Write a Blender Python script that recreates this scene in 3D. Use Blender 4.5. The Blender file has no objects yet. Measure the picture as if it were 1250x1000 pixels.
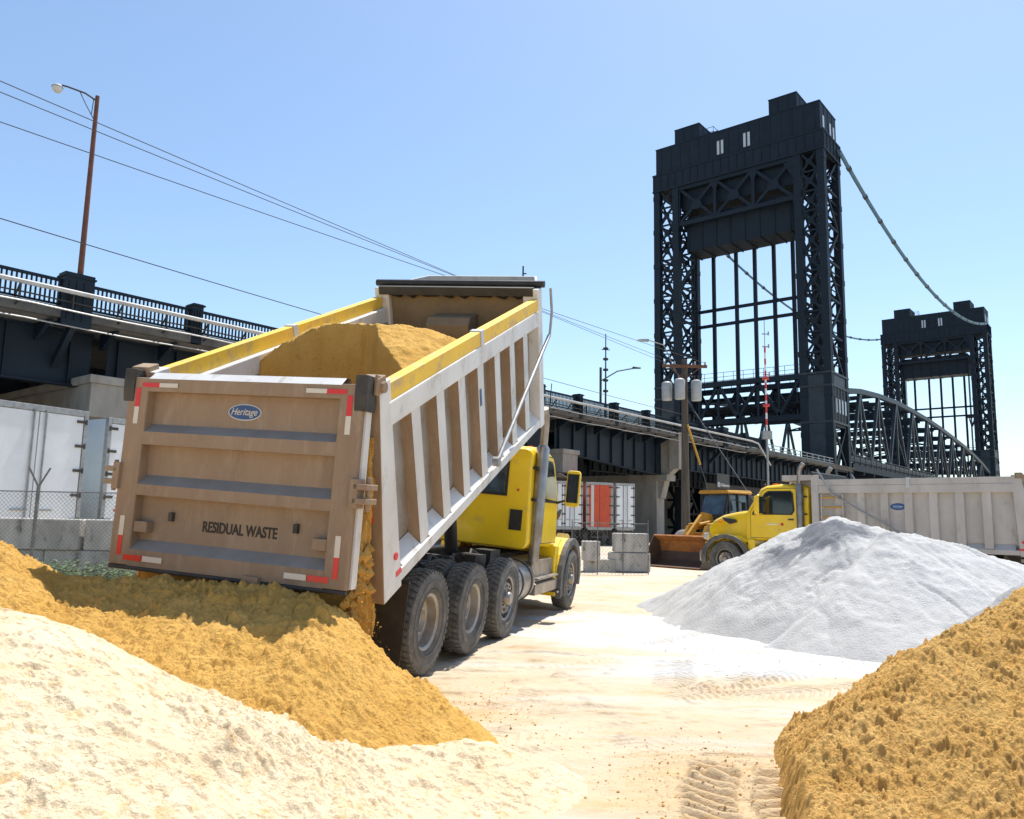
import bpy, math, random
import numpy as np
from mathutils import Matrix, Vector
R = math.radians
random.seed(4)
scene = bpy.context.scene
C = scene.collection
# ------------------------------------------------------------------ camera, sky, sun, exposure
EYE = 1.647
cd = bpy.data.cameras.new('camera'); cam = bpy.data.objects.new('camera', cd); C.objects.link(cam)
cd.sensor_fit = 'HORIZONTAL'; cd.sensor_width = 36.0; cd.lens = 964.8/1250*36; cd.clip_end = 5000; cd.clip_start = .05
cam.matrix_world = Matrix.Translation((0, 0, EYE)) @ Matrix.Rotation(R(90+7.825), 4, 'X') @ Matrix.Rotation(R(1.115), 4, 'Z')
scene.camera = cam
SUN_AZ, SUN_EL = 34, 68.5
world = bpy.data.worlds.new('World'); scene.world = world; world.use_nodes = True
wn = world.node_tree.nodes; wl = world.node_tree.links
bg = wn['Background']; sky = wn.new('ShaderNodeTexSky'); sky.sky_type = 'NISHITA'; sky.sun_disc = False
sky.sun_elevation = R(SUN_EL); sky.sun_rotation = R(SUN_AZ); sky.air_density = 1.0; sky.dust_density = .9; sky.ozone_density = 1.3
tint = wn.new('ShaderNodeMix'); tint.data_type = 'RGBA'; tint.blend_type = 'MULTIPLY'; tint.inputs[0].default_value = 1; tint.inputs[7].default_value = (.945, 1.0, 1.0, 1)
wl.new(sky.outputs[0], tint.inputs[6]); wl.new(tint.outputs[2], bg.inputs[0]); bg.inputs[1].default_value = 0.132
sl = bpy.data.lights.new('sun', 'SUN'); sun = bpy.data.objects.new('sun', sl); C.objects.link(sun)
sl.energy = 4.5; sl.angle = R(.53); sl.color = (1, .955, .88)
sd = Vector((math.sin(R(SUN_AZ))*math.cos(R(SUN_EL)), math.cos(R(SUN_AZ))*math.cos(R(SUN_EL)), math.sin(R(SUN_EL))))
sun.rotation_euler = sd.to_track_quat('Z', 'Y').to_euler()
scene.view_settings.view_transform = 'Standard'; scene.view_settings.look = 'None'
scene.view_settings.exposure = 0.62; scene.view_settings.gamma = 1
# ------------------------------------------------------------------ materials
def mat(name, c, c2=None, scale=3, rough=.6, metal=0, bump=0, bscale=20, coat=0, detail=6, contrast=(.35, .65), stretch=(1, 1, 1), spec=None, attr=None, c3=None, s3=12, t3=(.6, .72)):
    m = bpy.data.materials.new(name); m.use_nodes = True; t = m.node_tree; n = t.nodes; l = t.links; b = n['Principled BSDF']
    b.inputs['Base Color'].default_value = (*c, 1); b.inputs['Roughness'].default_value = rough; b.inputs['Metallic'].default_value = metal
    if coat: b.inputs['Coat Weight'].default_value = coat; b.inputs['Coat Roughness'].default_value = .08
    if spec is not None: b.inputs['Specular IOR Level'].default_value = spec
    tc = n.new('ShaderNodeTexCoord'); mp = n.new('ShaderNodeMapping'); mp.inputs['Scale'].default_value = stretch
    l.new(tc.outputs['Object'], mp.inputs[0])
    col = None
    def noise(s, d=6, r=.6):
        x = n.new('ShaderNodeTexNoise'); x.inputs['Scale'].default_value = s; x.inputs['Detail'].default_value = d; x.inputs['Roughness'].default_value = r
        l.new(mp.outputs[0], x.inputs[0]); return x
    def ramp(src, a, bb):
        x = n.new('ShaderNodeMapRange'); x.inputs[1].default_value = a; x.inputs[2].default_value = bb; l.new(src, x.inputs[0]); return x.outputs[0]
    def mix(f, a, bb):
        x = n.new('ShaderNodeMix'); x.data_type = 'RGBA'; l.new(f, x.inputs[0])
        for i, v in ((6, a), (7, bb)):
            if isinstance(v, tuple): x.inputs[i].default_value = (*v, 1)
            else: l.new(v, x.inputs[i])
        return x.outputs[2]
    if c2: col = mix(ramp(noise(scale, detail).outputs[0], *contrast), c, c2)
    if c3: col = mix(ramp(noise(s3, 8, .7).outputs[0], *t3), col if col else c, c3)
    if attr:
        for an, ac in attr:
            a = n.new('ShaderNodeAttribute'); a.attribute_name = an
            col = mix(a.outputs['Fac'], col if col else c, ac)
    if col: l.new(col, b.inputs['Base Color'])
    if bump:
        bn = n.new('ShaderNodeBump'); bn.inputs['Strength'].default_value = 1; bn.inputs['Distance'].default_value = bump
        l.new(noise(bscale, 8, .65).outputs[0], bn.inputs['Height']); l.new(bn.outputs[0], b.inputs['Normal'])
    return m
M = {}
M['steel'] = mat('dark_bridge_steel', (.003, .0095, .018), (.005, .014, .026), .6, .62, 0, spec=.3, c3=(.014, .019, .024), s3=2.2, t3=(.58, .8))
M['steel_side'] = mat('weathered_bridge_steel', (.016, .025, .034), (.03, .04, .05), .8, .5, spec=.35, c3=(.07, .065, .06), s3=3, t3=(.62, .85))
M['window'] = mat('tower_window_glass', (.40, .46, .52), rough=.15)
M['cable'] = mat('pale_conduit', (.10, .19, .25), (.075, .15, .21), 2, .75, spec=.2)
M['concrete'] = mat('concrete', (.30, .28, .25), (.22, .2, .175), 1.2, .9, bump=.01, bscale=12, c3=(.13, .115, .1), s3=2.5, t3=(.6, .85), stretch=(1, 1, .35))
M['block'] = mat('block_concrete', (.55, .52, .47), (.36, .335, .30), 3, .95, bump=.02, bscale=9, c3=(.07, .065, .05), s3=5, t3=(.56, .66), stretch=(1, 1, .4))
M['deck'] = mat('deck_concrete', (.12, .115, .105), (.07, .068, .065), 1.5, .9, c3=(.07, .06, .05), s3=3)
M['pipe'] = mat('white_pipe', (.42, .42, .41), (.32, .31, .30), 2, .5)
M['galv'] = mat('galvanised', (.36, .36, .355), (.26, .26, .26), 8, .45, .6)
M['rust'] = mat('rusty_pole', (.16, .055, .03), (.09, .04, .028), 4, .8)
M['lampgl'] = mat('lamp_glass', (.5, .5, .48), rough=.2)
M['wood'] = mat('weathered_wood', (.11, .09, .07), (.06, .05, .04), 6, .9, bump=.01, bscale=30, stretch=(1, 1, .08))
M['woodarm'] = mat('brown_crossarm', (.17, .07, .035), (.1, .05, .03), 8, .85)
M['wire'] = mat('wire', (.06, .06, .065), rough=.6)
M['trans'] = mat('transformer_paint', (.36, .38, .39), (.28, .3, .31), 3, .5)
M['yellow'] = mat('yellow_truck_paint', (.90, .60, .004), (.82, .53, .008), 1.5, .32, coat=.6, c3=(.46, .33, .12), s3=4.5, t3=(.56, .84), bump=.002, bscale=4)
M['white'] = mat('white_dump_paint', (.66, .65, .63), (.55, .53, .5), 1.6, .42, c3=(.34, .27, .20), s3=4.5, t3=(.54, .76), bump=.002, bscale=6, stretch=(1, 1, .5))
M['greydump'] = mat('grey_dump_paint', (.50, .47, .44), (.40, .37, .34), 1.6, .55, c3=(.28, .22, .17), s3=3.2, t3=(.55, .8), stretch=(1, 1, .45))  # greyer, darker version of the white dump paint
M['dirt'] = mat('dried_mud', (.31, .215, .14), (.25, .17, .11), 2.2, .8, c3=(.37, .28, .2), s3=9, t3=(.5, .8), bump=.008, bscale=7, stretch=(1, 1, .3))
M['ledgegrey'] = mat('ledge_shade_grey', (.25, .23, .21), (.2, .18, .16), 3, .8)  # tailgate ledges: shade with sky reflection put into the colour
M['bandy'] = mat('yellow_board', (.80, .52, .03), (.72, .45, .05), 3, .6, c3=(.45, .32, .16), s3=4, t3=(.52, .68), stretch=(1, 1, 1))
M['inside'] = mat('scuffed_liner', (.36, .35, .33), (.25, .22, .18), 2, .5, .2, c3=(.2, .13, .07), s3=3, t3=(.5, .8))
M['insided'] = mat('brown_liner', (.20, .145, .085), (.15, .11, .065), 2.5, .75, c3=(.09, .07, .05), s3=4)  # darker and browner than the side wall liner
M['black'] = mat('black_metal', (.012, .012, .013), (.03, .027, .024), 5, .55)
M['frame'] = mat('chassis_grime', (.03, .028, .026), (.07, .06, .05), 5, .7)
M['rubber'] = mat('tyre_rubber', (.07, .068, .065), (.16, .15, .135), 4, .85, c3=(.26, .22, .18), s3=12, t3=(.55, .8))
M['flap'] = mat('mud_flap_rubber', (.035, .028, .022), (.06, .045, .03), 4, .8)
M['rim'] = mat('dusty_rim', (.42, .40, .37), (.32, .26, .19), 3, .45, .3, c3=(.22, .15, .09), s3=4, t3=(.5, .8))
M['chrome'] = mat('chrome', (.62, .6, .58), (.5, .47, .43), 4, .2, 1)
M['chromed'] = mat('dusty_chrome', (.40, .37, .34), (.26, .22, .18), 4, .38, .8)
M['glass'] = mat('dark_glass', (.012, .016, .018), rough=.05, coat=.5)
M['glassb'] = mat('tinted_cab_glass', (.05, .09, .12), (.02, .03, .04), 3, .08, coat=.5)
M['red'] = mat('red_reflector', (.62, .02, .02), rough=.3)
M['refwhite'] = mat('white_reflector', (.62, .56, .48), rough=.4)
M['orange'] = mat('orange_paint', (.55, .075, .022), (.46, .06, .02), 2, .55)
M['amber'] = mat('amber_lens', (.8, .2, .01), rough=.3)
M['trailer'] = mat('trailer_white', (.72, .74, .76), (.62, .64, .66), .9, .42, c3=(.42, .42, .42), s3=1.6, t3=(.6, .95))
M['trailshade'] = mat('trailer_side_shaded', (.5, .56, .6), (.42, .47, .5), 1, .45)  # bluish shade on the trailer sides is put into this colour
M['blue'] = mat('blue_badge', (.03, .075, .2), rough=.4)
M['silver'] = mat('badge_silver', (.5, .5, .5), rough=.4)
M['letters'] = mat('dark_lettering', (.03, .024, .02), rough=.7)
M['redletter'] = mat('red_lettering', (.5, .02, .03), rough=.5)
M['rustb'] = mat('rusty_bucket', (.42, .16, .035), (.28, .10, .03), 2.5, .75, c3=(.13, .065, .035), s3=5, t3=(.5, .7))
M['bucketin'] = mat('shaded_bucket_steel', (.11, .07, .045), (.07, .05, .035), 2, .6)  # dark tone paints the shade inside the lower bucket and on its side plates
M['loader'] = mat('loader_yellow', (.55, .29, .02), (.42, .21, .02), 2, .45)
M['signw'] = mat('sign_white', (.7, .7, .7), rough=.5)
M['leaf'] = mat('leaf', (.05, .10, .018), (.09, .14, .03), 3, .6)
M['redband'] = mat('red_band', (.55, .03, .03), rough=.5)
# sands: each heap has its own base colours, the foreground one palest
M['sand_gold'] = mat('golden_sand', (.64, .388, .115), (.55, .315, .08), 2.2, .95, bump=.022, bscale=60, spec=.05, c3=(.44, .24, .065), s3=20, t3=(.58, .68))
M['galvd'] = mat('dull_galvanised', (.2, .2, .2), (.13, .13, .13), 8, .6, .3)
M['sand_orange'] = mat('orange_sand', (.63, .395, .14), (.53, .31, .095), 3, .95, bump=.022, bscale=65, spec=.05, c3=(.33, .185, .065), s3=22, t3=(.58, .68))
M['sand_pale'] = mat('pale_sand', (.76, .635, .45), (.70, .55, .36), 2, .95, bump=.02, bscale=60, spec=.05, c3=(.60, .41, .20), s3=9, t3=(.54, .68))
M['grey_grit'] = mat('white_grey_grit', (.51, .505, .495), (.45, .445, .435), 1.6, .95, bump=.022, bscale=38, spec=.05, c3=(.42, .42, .41), s3=5, t3=(.6, .72), attr=[('crust', (.20, .205, .22))])
M['ground'] = mat('packed_sandy_ground', (.54, .455, .335), (.49, .395, .28), .9, .95, bump=.014, bscale=55, spec=.05, c3=(.43, .31, .18), s3=4.5, t3=(.54, .70), attr=[('dust', (.51, .51, .505)), ('gold', (.50, .33, .15))], stretch=(.5, 1, 1))
# ------------------------------------------------------------------ object helpers
def tag(o, label=None, cat=None, group=None, kind=None):
    if label: o['label'] = label
    if cat: o['category'] = cat
    if group: o['group'] = group
    if kind: o['kind'] = kind
    return o
def empty(name, mtx=None, parent=None):
    o = bpy.data.objects.new(name, None); C.objects.link(o); o.empty_display_size = .2
    if parent: o.parent = parent
    if mtx is not None: o.matrix_local = mtx
    return o
class MB:
    def __init__(s): s.v = []; s.f = []; s.m = []
    def add(s, vs, fs, mi=0):
        k = len(s.v); s.v += [tuple(v) for v in vs]; s.f += [tuple(i+k for i in f) for f in fs]; s.m += ([mi]*len(fs) if isinstance(mi, int) else list(mi)); return s
    def b2(s, x0, x1, y0, y1, z0, z1, mi=0):
        x0, x1 = min(x0, x1), max(x0, x1); y0, y1 = min(y0, y1), max(y0, y1); z0, z1 = min(z0, z1), max(z0, z1)
        vs = [(x0,y0,z0),(x1,y0,z0),(x1,y1,z0),(x0,y1,z0),(x0,y0,z1),(x1,y0,z1),(x1,y1,z1),(x0,y1,z1)]
        return s.add(vs, [(0,3,2,1),(4,5,6,7),(0,1,5,4),(1,2,6,5),(2,3,7,6),(3,0,4,7)], mi)   # bottom, top, -y, +x, +y, -x
    def bar(s, a, b, w, h=None, mi=0, up=(0, 0, 1)):
        h = h or w; a = Vector(a); b = Vector(b); d = (b-a).normalized(); u = Vector(up)
        if abs(d.dot(u)) > .98: u = Vector((1, 0, 0))
        x = d.cross(u).normalized(); y = x.cross(d)
        vs = []
        for p in (a, b):
            for i, j in ((-1,-1),(1,-1),(1,1),(-1,1)): vs.append(p+x*(i*w/2)+y*(j*h/2))
        return s.add(vs, [(0,1,2,3),(7,6,5,4),(0,4,5,1),(1,5,6,2),(2,6,7,3),(3,7,4,0)], mi)
    def tube(s, pts, r, n=8, mi=0, caps=True):
        pts = [Vector(p) for p in pts]; rs = r if isinstance(r, (list, tuple)) else [r]*len(pts)
        base = len(s.v); x = None
        for i, p in enumerate(pts):
            d = (pts[min(i+1, len(pts)-1)]-pts[max(i-1, 0)]).normalized()
            if x is None:
                u = Vector((0, 0, 1)) if abs(d.z) < .9 else Vector((1, 0, 0)); x = d.cross(u).normalized()
            else: x = (x-d*x.dot(d)).normalized()
            y = d.cross(x)
            for k in range(n):
                a = 2*math.pi*k/n; s.v.append(tuple(p+(x*math.cos(a)+y*math.sin(a))*rs[i]))
        for i in range(len(pts)-1):
            for k in range(n):
                a = base+i*n+k; b = base+i*n+(k+1) % n; s.f.append((a, a+n, b+n, b)); s.m.append(mi)
        if caps:
            s.f.append(tuple(base+k for k in range(n))); s.m.append(mi)
            s.f.append(tuple(base+(len(pts)-1)*n+k for k in reversed(range(n)))); s.m.append(mi)
        return s
    def prism(s, poly, y0, y1, mi=0, plane='xz'):
        n = len(poly)
        def P(p, y): return (p[0], y, p[1]) if plane == 'xz' else ((y, p[0], p[1]) if plane == 'yz' else (p[0], p[1], y))
        vs = [P(p, y0) for p in poly]+[P(p, y1) for p in poly]
        fs = [tuple(range(n)), tuple(range(2*n-1, n-1, -1))]+[(i, i+n, (i+1) % n+n, (i+1) % n) for i in range(n)]
        return s.add(vs, fs, mi)
    def lathe(s, prof, c, n=40, mi=0, axis='y', closed=False):
        base = len(s.v); m = len(prof)
        for k in range(n):
            a = 2*math.pi*k/n; ca, sa = math.cos(a), math.sin(a)
            for r, h in prof:
                if axis == 'y': s.v.append((c[0]+r*ca, c[1]+h, c[2]+r*sa))
                elif axis == 'x': s.v.append((c[0]+h, c[1]+r*ca, c[2]+r*sa))
                else: s.v.append((c[0]+r*ca, c[1]+r*sa, c[2]+h))
        mis = mi if isinstance(mi, (list, tuple)) else [mi]*m
        for k in range(n):
            for i in range(m if closed else m-1):
                j = (i+1) % m; k2 = (k+1) % n
                s.f.append((base+k*m+i, base+k*m+j, base+k2*m+j, base+k2*m+i)); s.m.append(mis[i])
        return s
    def loft(s, secs, n=6, mi=0):
        # secs: (x, half width bottom, half width top, z0, z1, corner radius)
        base = len(s.v); cnt = 0
        for x, hb, ht, z0, z1, r in secs:
            pts = []
            for (sy, sz, a0) in ((1, -1, -90), (1, 1, 0), (-1, 1, 90), (-1, -1, 180)):
                hw = ht if sz > 0 else hb; cz = (z1-r) if sz > 0 else (z0+r); cy = sy*(hw-r)
                for k in range(n):
                    a = R(a0+90*k/(n-1)); pts.append((x, cy+r*math.cos(a), cz+r*math.sin(a)))
            cnt = len(pts); s.v += pts
        for i in range(len(secs)-1):
            for k in range(cnt):
                a = base+i*cnt+k; b = base+i*cnt+(k+1) % cnt; s.f.append((a, b, b+cnt, a+cnt)); s.m.append(mi)
        s.f.append(tuple(base+k for k in reversed(range(cnt)))); s.m.append(mi)
        e = base+(len(secs)-1)*cnt; s.f.append(tuple(e+k for k in range(cnt))); s.m.append(mi)
        return s
    def xf(s, m): s.v = [tuple(m @ Vector(v)) for v in s.v]; return s
    def build(s, name, mats, parent=None, smooth=False, bevel=0, xf=None):
        if xf is not None: s.xf(xf)
        me = bpy.data.meshes.new(name); me.from_pydata(s.v, [], s.f)
        for m in (mats if isinstance(mats, (list, tuple)) else [mats]): me.materials.append(m)
        me.polygons.foreach_set('material_index', s.m)
        import bmesh
        bm = bmesh.new(); bm.from_mesh(me); bmesh.ops.recalc_face_normals(bm, faces=bm.faces); bm.to_mesh(me); bm.free()
        if smooth:
            me.polygons.foreach_set('use_smooth', [True]*len(me.polygons)); me.set_sharp_from_angle(angle=R(38))
        o = bpy.data.objects.new(name, me); C.objects.link(o)
        if parent: o.parent = parent
        if bevel:
            b = o.modifiers.new('bevel', 'BEVEL'); b.width = bevel; b.segments = 2; b.limit_method = 'ANGLE'; b.angle_limit = R(40)
        return o
def kids(o): return [c for c in bpy.data.objects if c.parent == o]
def copy_tree(o, parent=None, mtx=None):
    c = o.copy(); C.objects.link(c); c.parent = parent
    if mtx is not None: c.matrix_local = mtx
    for k in kids(o): copy_tree(k, c)
    return c
def text(name, s, w, h, m, parent, origin, xa, ya, depth=.003, shear=0, bold=0):
    cu = bpy.data.curves.new(name, 'FONT'); cu.body = s; cu.extrude = .02; cu.offset = bold; cu.shear = shear; cu.resolution_u = 3
    t = bpy.data.objects.new(name, cu); me = bpy.data.meshes.new_from_object(t); bpy.data.objects.remove(t)
    co = np.array([v.co[:] for v in me.vertices]); mn, mx = co.min(0), co.max(0)
    X = Vector(xa); Y = Vector(ya); N = X.cross(Y)
    for v in me.vertices:
        a = (v.co.x-mn[0])/(mx[0]-mn[0])-.5; b = (v.co.y-mn[1])/(mx[1]-mn[1])-.5; d = depth if v.co.z > 0 else -depth
        v.co = Vector(origin)+X*(a*w)+Y*(b*h)+N*d
    me.materials.clear(); me.materials.append(m)
    o = bpy.data.objects.new(name, me); C.objects.link(o); o.parent = parent
    return o
# ------------------------------------------------------------------ numpy noise
def hsh(ix, iy, sd):
    n = (ix.astype(np.int64)*374761393+iy.astype(np.int64)*668265263+sd*974634777) & 0xffffffff
    n = ((n ^ (n >> 13))*1274126177) & 0xffffffff
    return ((n ^ (n >> 16)) & 0xffff)/65535.
def vn(x, y, sd=0):
    ix = np.floor(x); iy = np.floor(y); fx = x-ix; fy = y-iy; fx = fx*fx*(3-2*fx); fy = fy*fy*(3-2*fy)
    a = hsh(ix, iy, sd); b = hsh(ix+1, iy, sd); c = hsh(ix, iy+1, sd); d = hsh(ix+1, iy+1, sd)
    return (a+(b-a)*fx+(c-a)*fy+(a-b-c+d)*fx*fy)*2-1
def fbm(x, y, sd=0, o=5, g=.5):
    s = 0; a = 1; t = 0
    for i in range(o):
        ca, sa = math.cos(i*1.3), math.sin(i*1.3)
        s = s+a*vn((x*ca-y*sa)*2**i+i*17.3, (x*sa+y*ca)*2**i-i*9.1, sd+i); t += a; a *= g
    return s/t
def clods(x, y, sd, cell, prob, amp):   # separate lumps of sand, half-round, random radius
    out = np.zeros_like(x); gx = np.floor(x/cell); gy = np.floor(y/cell)
    for i in (-1, 0, 1):
        for j in (-1, 0, 1):
            cx, cy = gx+i, gy+j; on = hsh(cx, cy, sd) < prob
            px = (cx+hsh(cx, cy, sd+1))*cell; py = (cy+hsh(cx, cy, sd+2))*cell; rr = cell*(.22+.38*hsh(cx, cy, sd+3))
            d2 = ((x-px)**2+(y-py)**2)/(rr*rr)
            out = np.maximum(out, np.where(on & (d2 < 1), np.sqrt(np.clip(1-d2, 0, 1))*amp*(rr/cell/.5), 0))
    return out
def rough(X, Y, sd, a=1.):    # crumbly sand: billowed, folded noise on warped coordinates
    wx = X+.05*fbm(X*7, Y*7, sd+90, 3); wy = Y+.05*fbm(X*7+40, Y*7, sd+91, 3); h = 0
    for k, (f, g_) in enumerate(((3.1, .050), (6.7, .042), (13., .032), (27., .021), (52., .012))):
        n = np.abs(vn(wx*f+k*7.7, wy*f-k*3.1, sd+k)); h = h+g_*(n**.8)*(.35+.9*np.clip(vn(X*f*.23, Y*f*.23, sd+50+k)+.4, 0, 1.3))
    wx = X+.035*fbm(X*22, Y*22, sd+92, 3); wy = Y+.035*fbm(X*22+9, Y*22, sd+93, 3)
    def lump(f, th, amp, k): return amp*np.clip((vn(wx*f+k, wy*f*1.1-k, sd+k)-th)/(1-th), 0, 1)**.75
    h = h+lump(9, .45, .026, 61)+lump(19, .35, .024, 64)+lump(36, .28, .018, 67)+lump(66, .2, .011, 70)
    return h*a
def sst(a, b, x): t = np.clip((x-a)/(b-a), 0, 1); return t*t*(3-2*t)
def ridge(x, y, pts, slope_f, slope_b=None, r=.15):
    best = np.full_like(x, -9.)
    for (x0, y0, z0), (x1, y1, z1) in zip(pts[:-1], pts[1:]):
        dx, dy = x1-x0, y1-y0; L = dx*dx+dy*dy; t = np.clip(((x-x0)*dx+(y-y0)*dy)/L, 0, 1)
        ex, ey = x-x0-t*dx, y-y0-t*dy; d = np.sqrt(ex*ex+ey*ey+r*r)-r
        side = sst(-.75, .75, (dx*ey-dy*ex)/np.sqrt(L*(ex*ex+ey*ey)+1e-6)); sl = slope_f+((slope_b if slope_b else slope_f)-slope_f)*side
        best = np.maximum(best, z0+t*(z1-z0)-d*sl)
    return best
def hfield(name, xs, ys, fn, m, attrs=None, floor=None, closeup=True):
    X, Y = np.meshgrid(xs, ys); Z = fn(X, Y); ny, nx = X.shape
    co = np.stack([X, Y, Z], -1).reshape(-1, 3).astype(np.float32)
    idx = np.arange(nx*ny).reshape(ny, nx); q = np.stack([idx[:-1, :-1], idx[:-1, 1:], idx[1:, 1:], idx[1:, :-1]], -1).reshape(-1, 4)
    if floor is not None:
        low = (Z < floor(X, Y)-.04).reshape(-1); q = q[~low[q].all(1)]
        used = np.unique(q); mp = np.zeros(nx*ny, np.int64); mp[used] = np.arange(len(used)); co = co[used]; q = mp[q]
    me = bpy.data.meshes.new(name); me.vertices.add(len(co)); me.vertices.foreach_set('co', co.ravel())
    me.loops.add(q.size); me.loops.foreach_set('vertex_index', q.ravel().astype(np.int32)); me.polygons.add(len(q))
    me.polygons.foreach_set('loop_start', np.arange(0, q.size, 4, dtype=np.int32)); me.polygons.foreach_set('use_smooth', np.ones(len(q), bool))
    me.update(); me.validate()
    me.materials.append(m)
    if attrs:
        for an, af in attrs.items():
            a = me.attributes.new(an, 'FLOAT', 'POINT'); a.data.foreach_set('value', np.clip(af(co[:, 0], co[:, 1]), 0, 1).astype(np.float32))
    o = bpy.data.objects.new(name, me); C.objects.link(o); return o
# ------------------------------------------------------------------ frames of reference
BH = R(39.252); BX, BY = 39.749, 96.923
BM = Matrix.Translation((BX, BY, 0)) @ Matrix.Rotation(math.pi/2-BH, 4, 'Z')     # local x along the bridge, y to its far side
def bw(s, t, z): return BM @ Vector((s, t, z))
def truck_matrix(x, y, head, roll, z0=0):
    return Matrix.Translation((x, y, z0)) @ Matrix.Rotation(R(90-head), 4, 'Z') @ Matrix.Translation((0, -1.2, 0)) @ Matrix.Rotation(R(roll), 4, 'X') @ Matrix.Translation((0, 1.2, 0))
TM = truck_matrix(-1.992, 8.849, 17.049, 4.554, .014)
# ------------------------------------------------------------------ ground
def truck_uv(X, Y):
    h = R(17.049); dx, dy = X+1.992, Y-8.849
    return dx*math.sin(h)+dy*math.cos(h), -dx*math.cos(h)+dy*math.sin(h)
def ground_base(X, Y):
    u, v = truck_uv(X, Y)
    bump = np.clip(v+1.0, 0, 2.6)*.0797*sst(-4, -2, u)*(1-sst(8, 11, u))*(1-sst(2.5, 7, v))
    far = sst(60, 130, Y)
    return bump-far*3.0
def ground_h(X, Y):
    Z = ground_base(X, Y)
    near = (1-sst(14, 30, Y))*(1-sst(9, 16, np.abs(X)))
    wave = .045*fbm(X*.5, Y*.9, 3, 3)+.016*fbm(X*2.2, Y*5, 8, 4)
    rut = .045*np.maximum(0, vn(X*1.3+Y*.35, Y*9.5, 21)+.35*vn(X*7, Y*25, 22)-.3)*sst(.1, .5, fbm(X*.6, Y*.6, 5, 2)+.25)
    tyre = np.zeros_like(X)
    for (x0, y0, x1, y1, w) in ((-.2, 6.2, 3.6, 9.6, .24), (-.1, 7.4, 4.5, 8.6, .24), (.2, 9.2, 6, 16, .26), (0.6, 6.6, 5, 7.4, .22), (-.2, 5.9, 3.2, 5.6, .25), (-.3, 7.0, 5.2, 10.2, .24), (0.9, 5.9, 2.4, 11, .23)):
        dx, dy = x1-x0, y1-y0; L = math.hypot(dx, dy); u = ((X-x0)*dx+(Y-y0)*dy)/L; v = ((X-x0)*-dy+(Y-y0)*dx)/L+.12*np.sin(u*.9)
        m = sst(w+.05, w-.05, np.abs(v))*sst(0, .4, u)*sst(L, L-.6, u)*sst(-.45, .2, vn(u*1.1, v*2, 31))
        tyre += m*(.026*np.maximum(0, np.sin((u+np.abs(v)*.9)*2*math.pi/.12))-.016)
    # deep loader tracks by the right-hand pile
    ax, ay = 1.17, 4.0; dx, dy = .22, 1.0; L = math.hypot(dx, dy); dx /= L; dy /= L
    u = (X-ax)*dx+(Y-ay)*dy; v = (X-ax)*-dy+(Y-ay)*dx
    v2 = v+.03*np.sin(u*5); crest = np.sin((u+.10*np.cos(v2*6.5)-.18*v2)*2*math.pi/.14)
    m = sst(.34, .27, np.abs(v2+.0))*sst(-2, -1.5, u)*sst(1.85, 1.5, u)
    m2 = m*sst(.03, .07, np.abs(v2+.07))
    trk = m2*(.07*np.power(np.clip(crest*.5+.5, 0, 1), .7))-m*.018
    crumbs = (rough(X, Y, 43, .35))*sst(.75, .35, np.abs(v+.02))*sst(1.0, .3, m2)*sst(2.2, 1.7, u)
    scat = clods(X, Y, 55, .16, .12, .022)*sst(.0, .4, fbm(X*.8, Y*.8, 66, 3)+.1)
    return Z+near*(wave+rut+tyre+.006*fbm(X*9, Y*9, 13, 3))+trk+crumbs*1.0+scat*near
def dust(X, Y):
    n = fbm(X*.55, Y*1.4, 77, 5); d1 = np.hypot((X-5.5)/5.2, (Y-12.3)/3.6)
    band = np.exp(-((Y-(8.9+.25*(X-1)))/.55)**2)*sst(.2, 1.6, X)
    left = np.exp(-((X-1.6)/1.8)**2-((Y-12)/2.6)**2)
    far = sst(17, 30, Y)*.35
    st = fbm(X*.45+Y*.2, Y*3.2, 78, 5)
    return np.clip(sst(1.02, .72, d1+n*.5)+band*.8*(1+n+st)+left*(.35+1.6*st)+far*(.6+st)+.9*np.maximum(0, st-.12), 0, 1)
def gold(X, Y):
    n = fbm(X*1.3, Y*1.6, 91, 5); d = np.hypot(X+1.6, Y-6.6); d2 = np.hypot((X-1.4)/.9, (Y-4.8)/1.2)
    return sst(1.9, .6, d+n*.8)*.8+sst(1.4, .5, d2+n*.4)*.45+.5*np.clip(n-.1, 0, 1)+.9*np.clip(fbm(X*1.2+Y*.3, Y*7, 95, 4)-.28, 0, 1)
def geo(a, b, n, p): return a+(b-a)*np.linspace(0, 1, n)**p
xs = np.concatenate([-geo(9, 3000, 40, 3)[::-1][:-1], np.linspace(-9, -1, 80)[:-1], np.linspace(-1, 4, 400)[:-1], np.linspace(4, 12, 160)[:-1], geo(12, 3000, 40, 3)])
ys = np.concatenate([-geo(1, 300, 12, 3)[::-1][:-1], np.linspace(-1, 3.6, 30)[:-1], np.linspace(3.6, 6.5, 290)[:-1], np.linspace(6.5, 10, 220)[:-1], np.linspace(10, 20, 200)[:-1], np.linspace(20, 60, 60)[:-1], geo(60, 4000, 40, 3)])
g = hfield('ground', xs, ys, ground_h, M['ground'], {'dust': dust, 'gold': gold}); tag(g, kind='structure')
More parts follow.
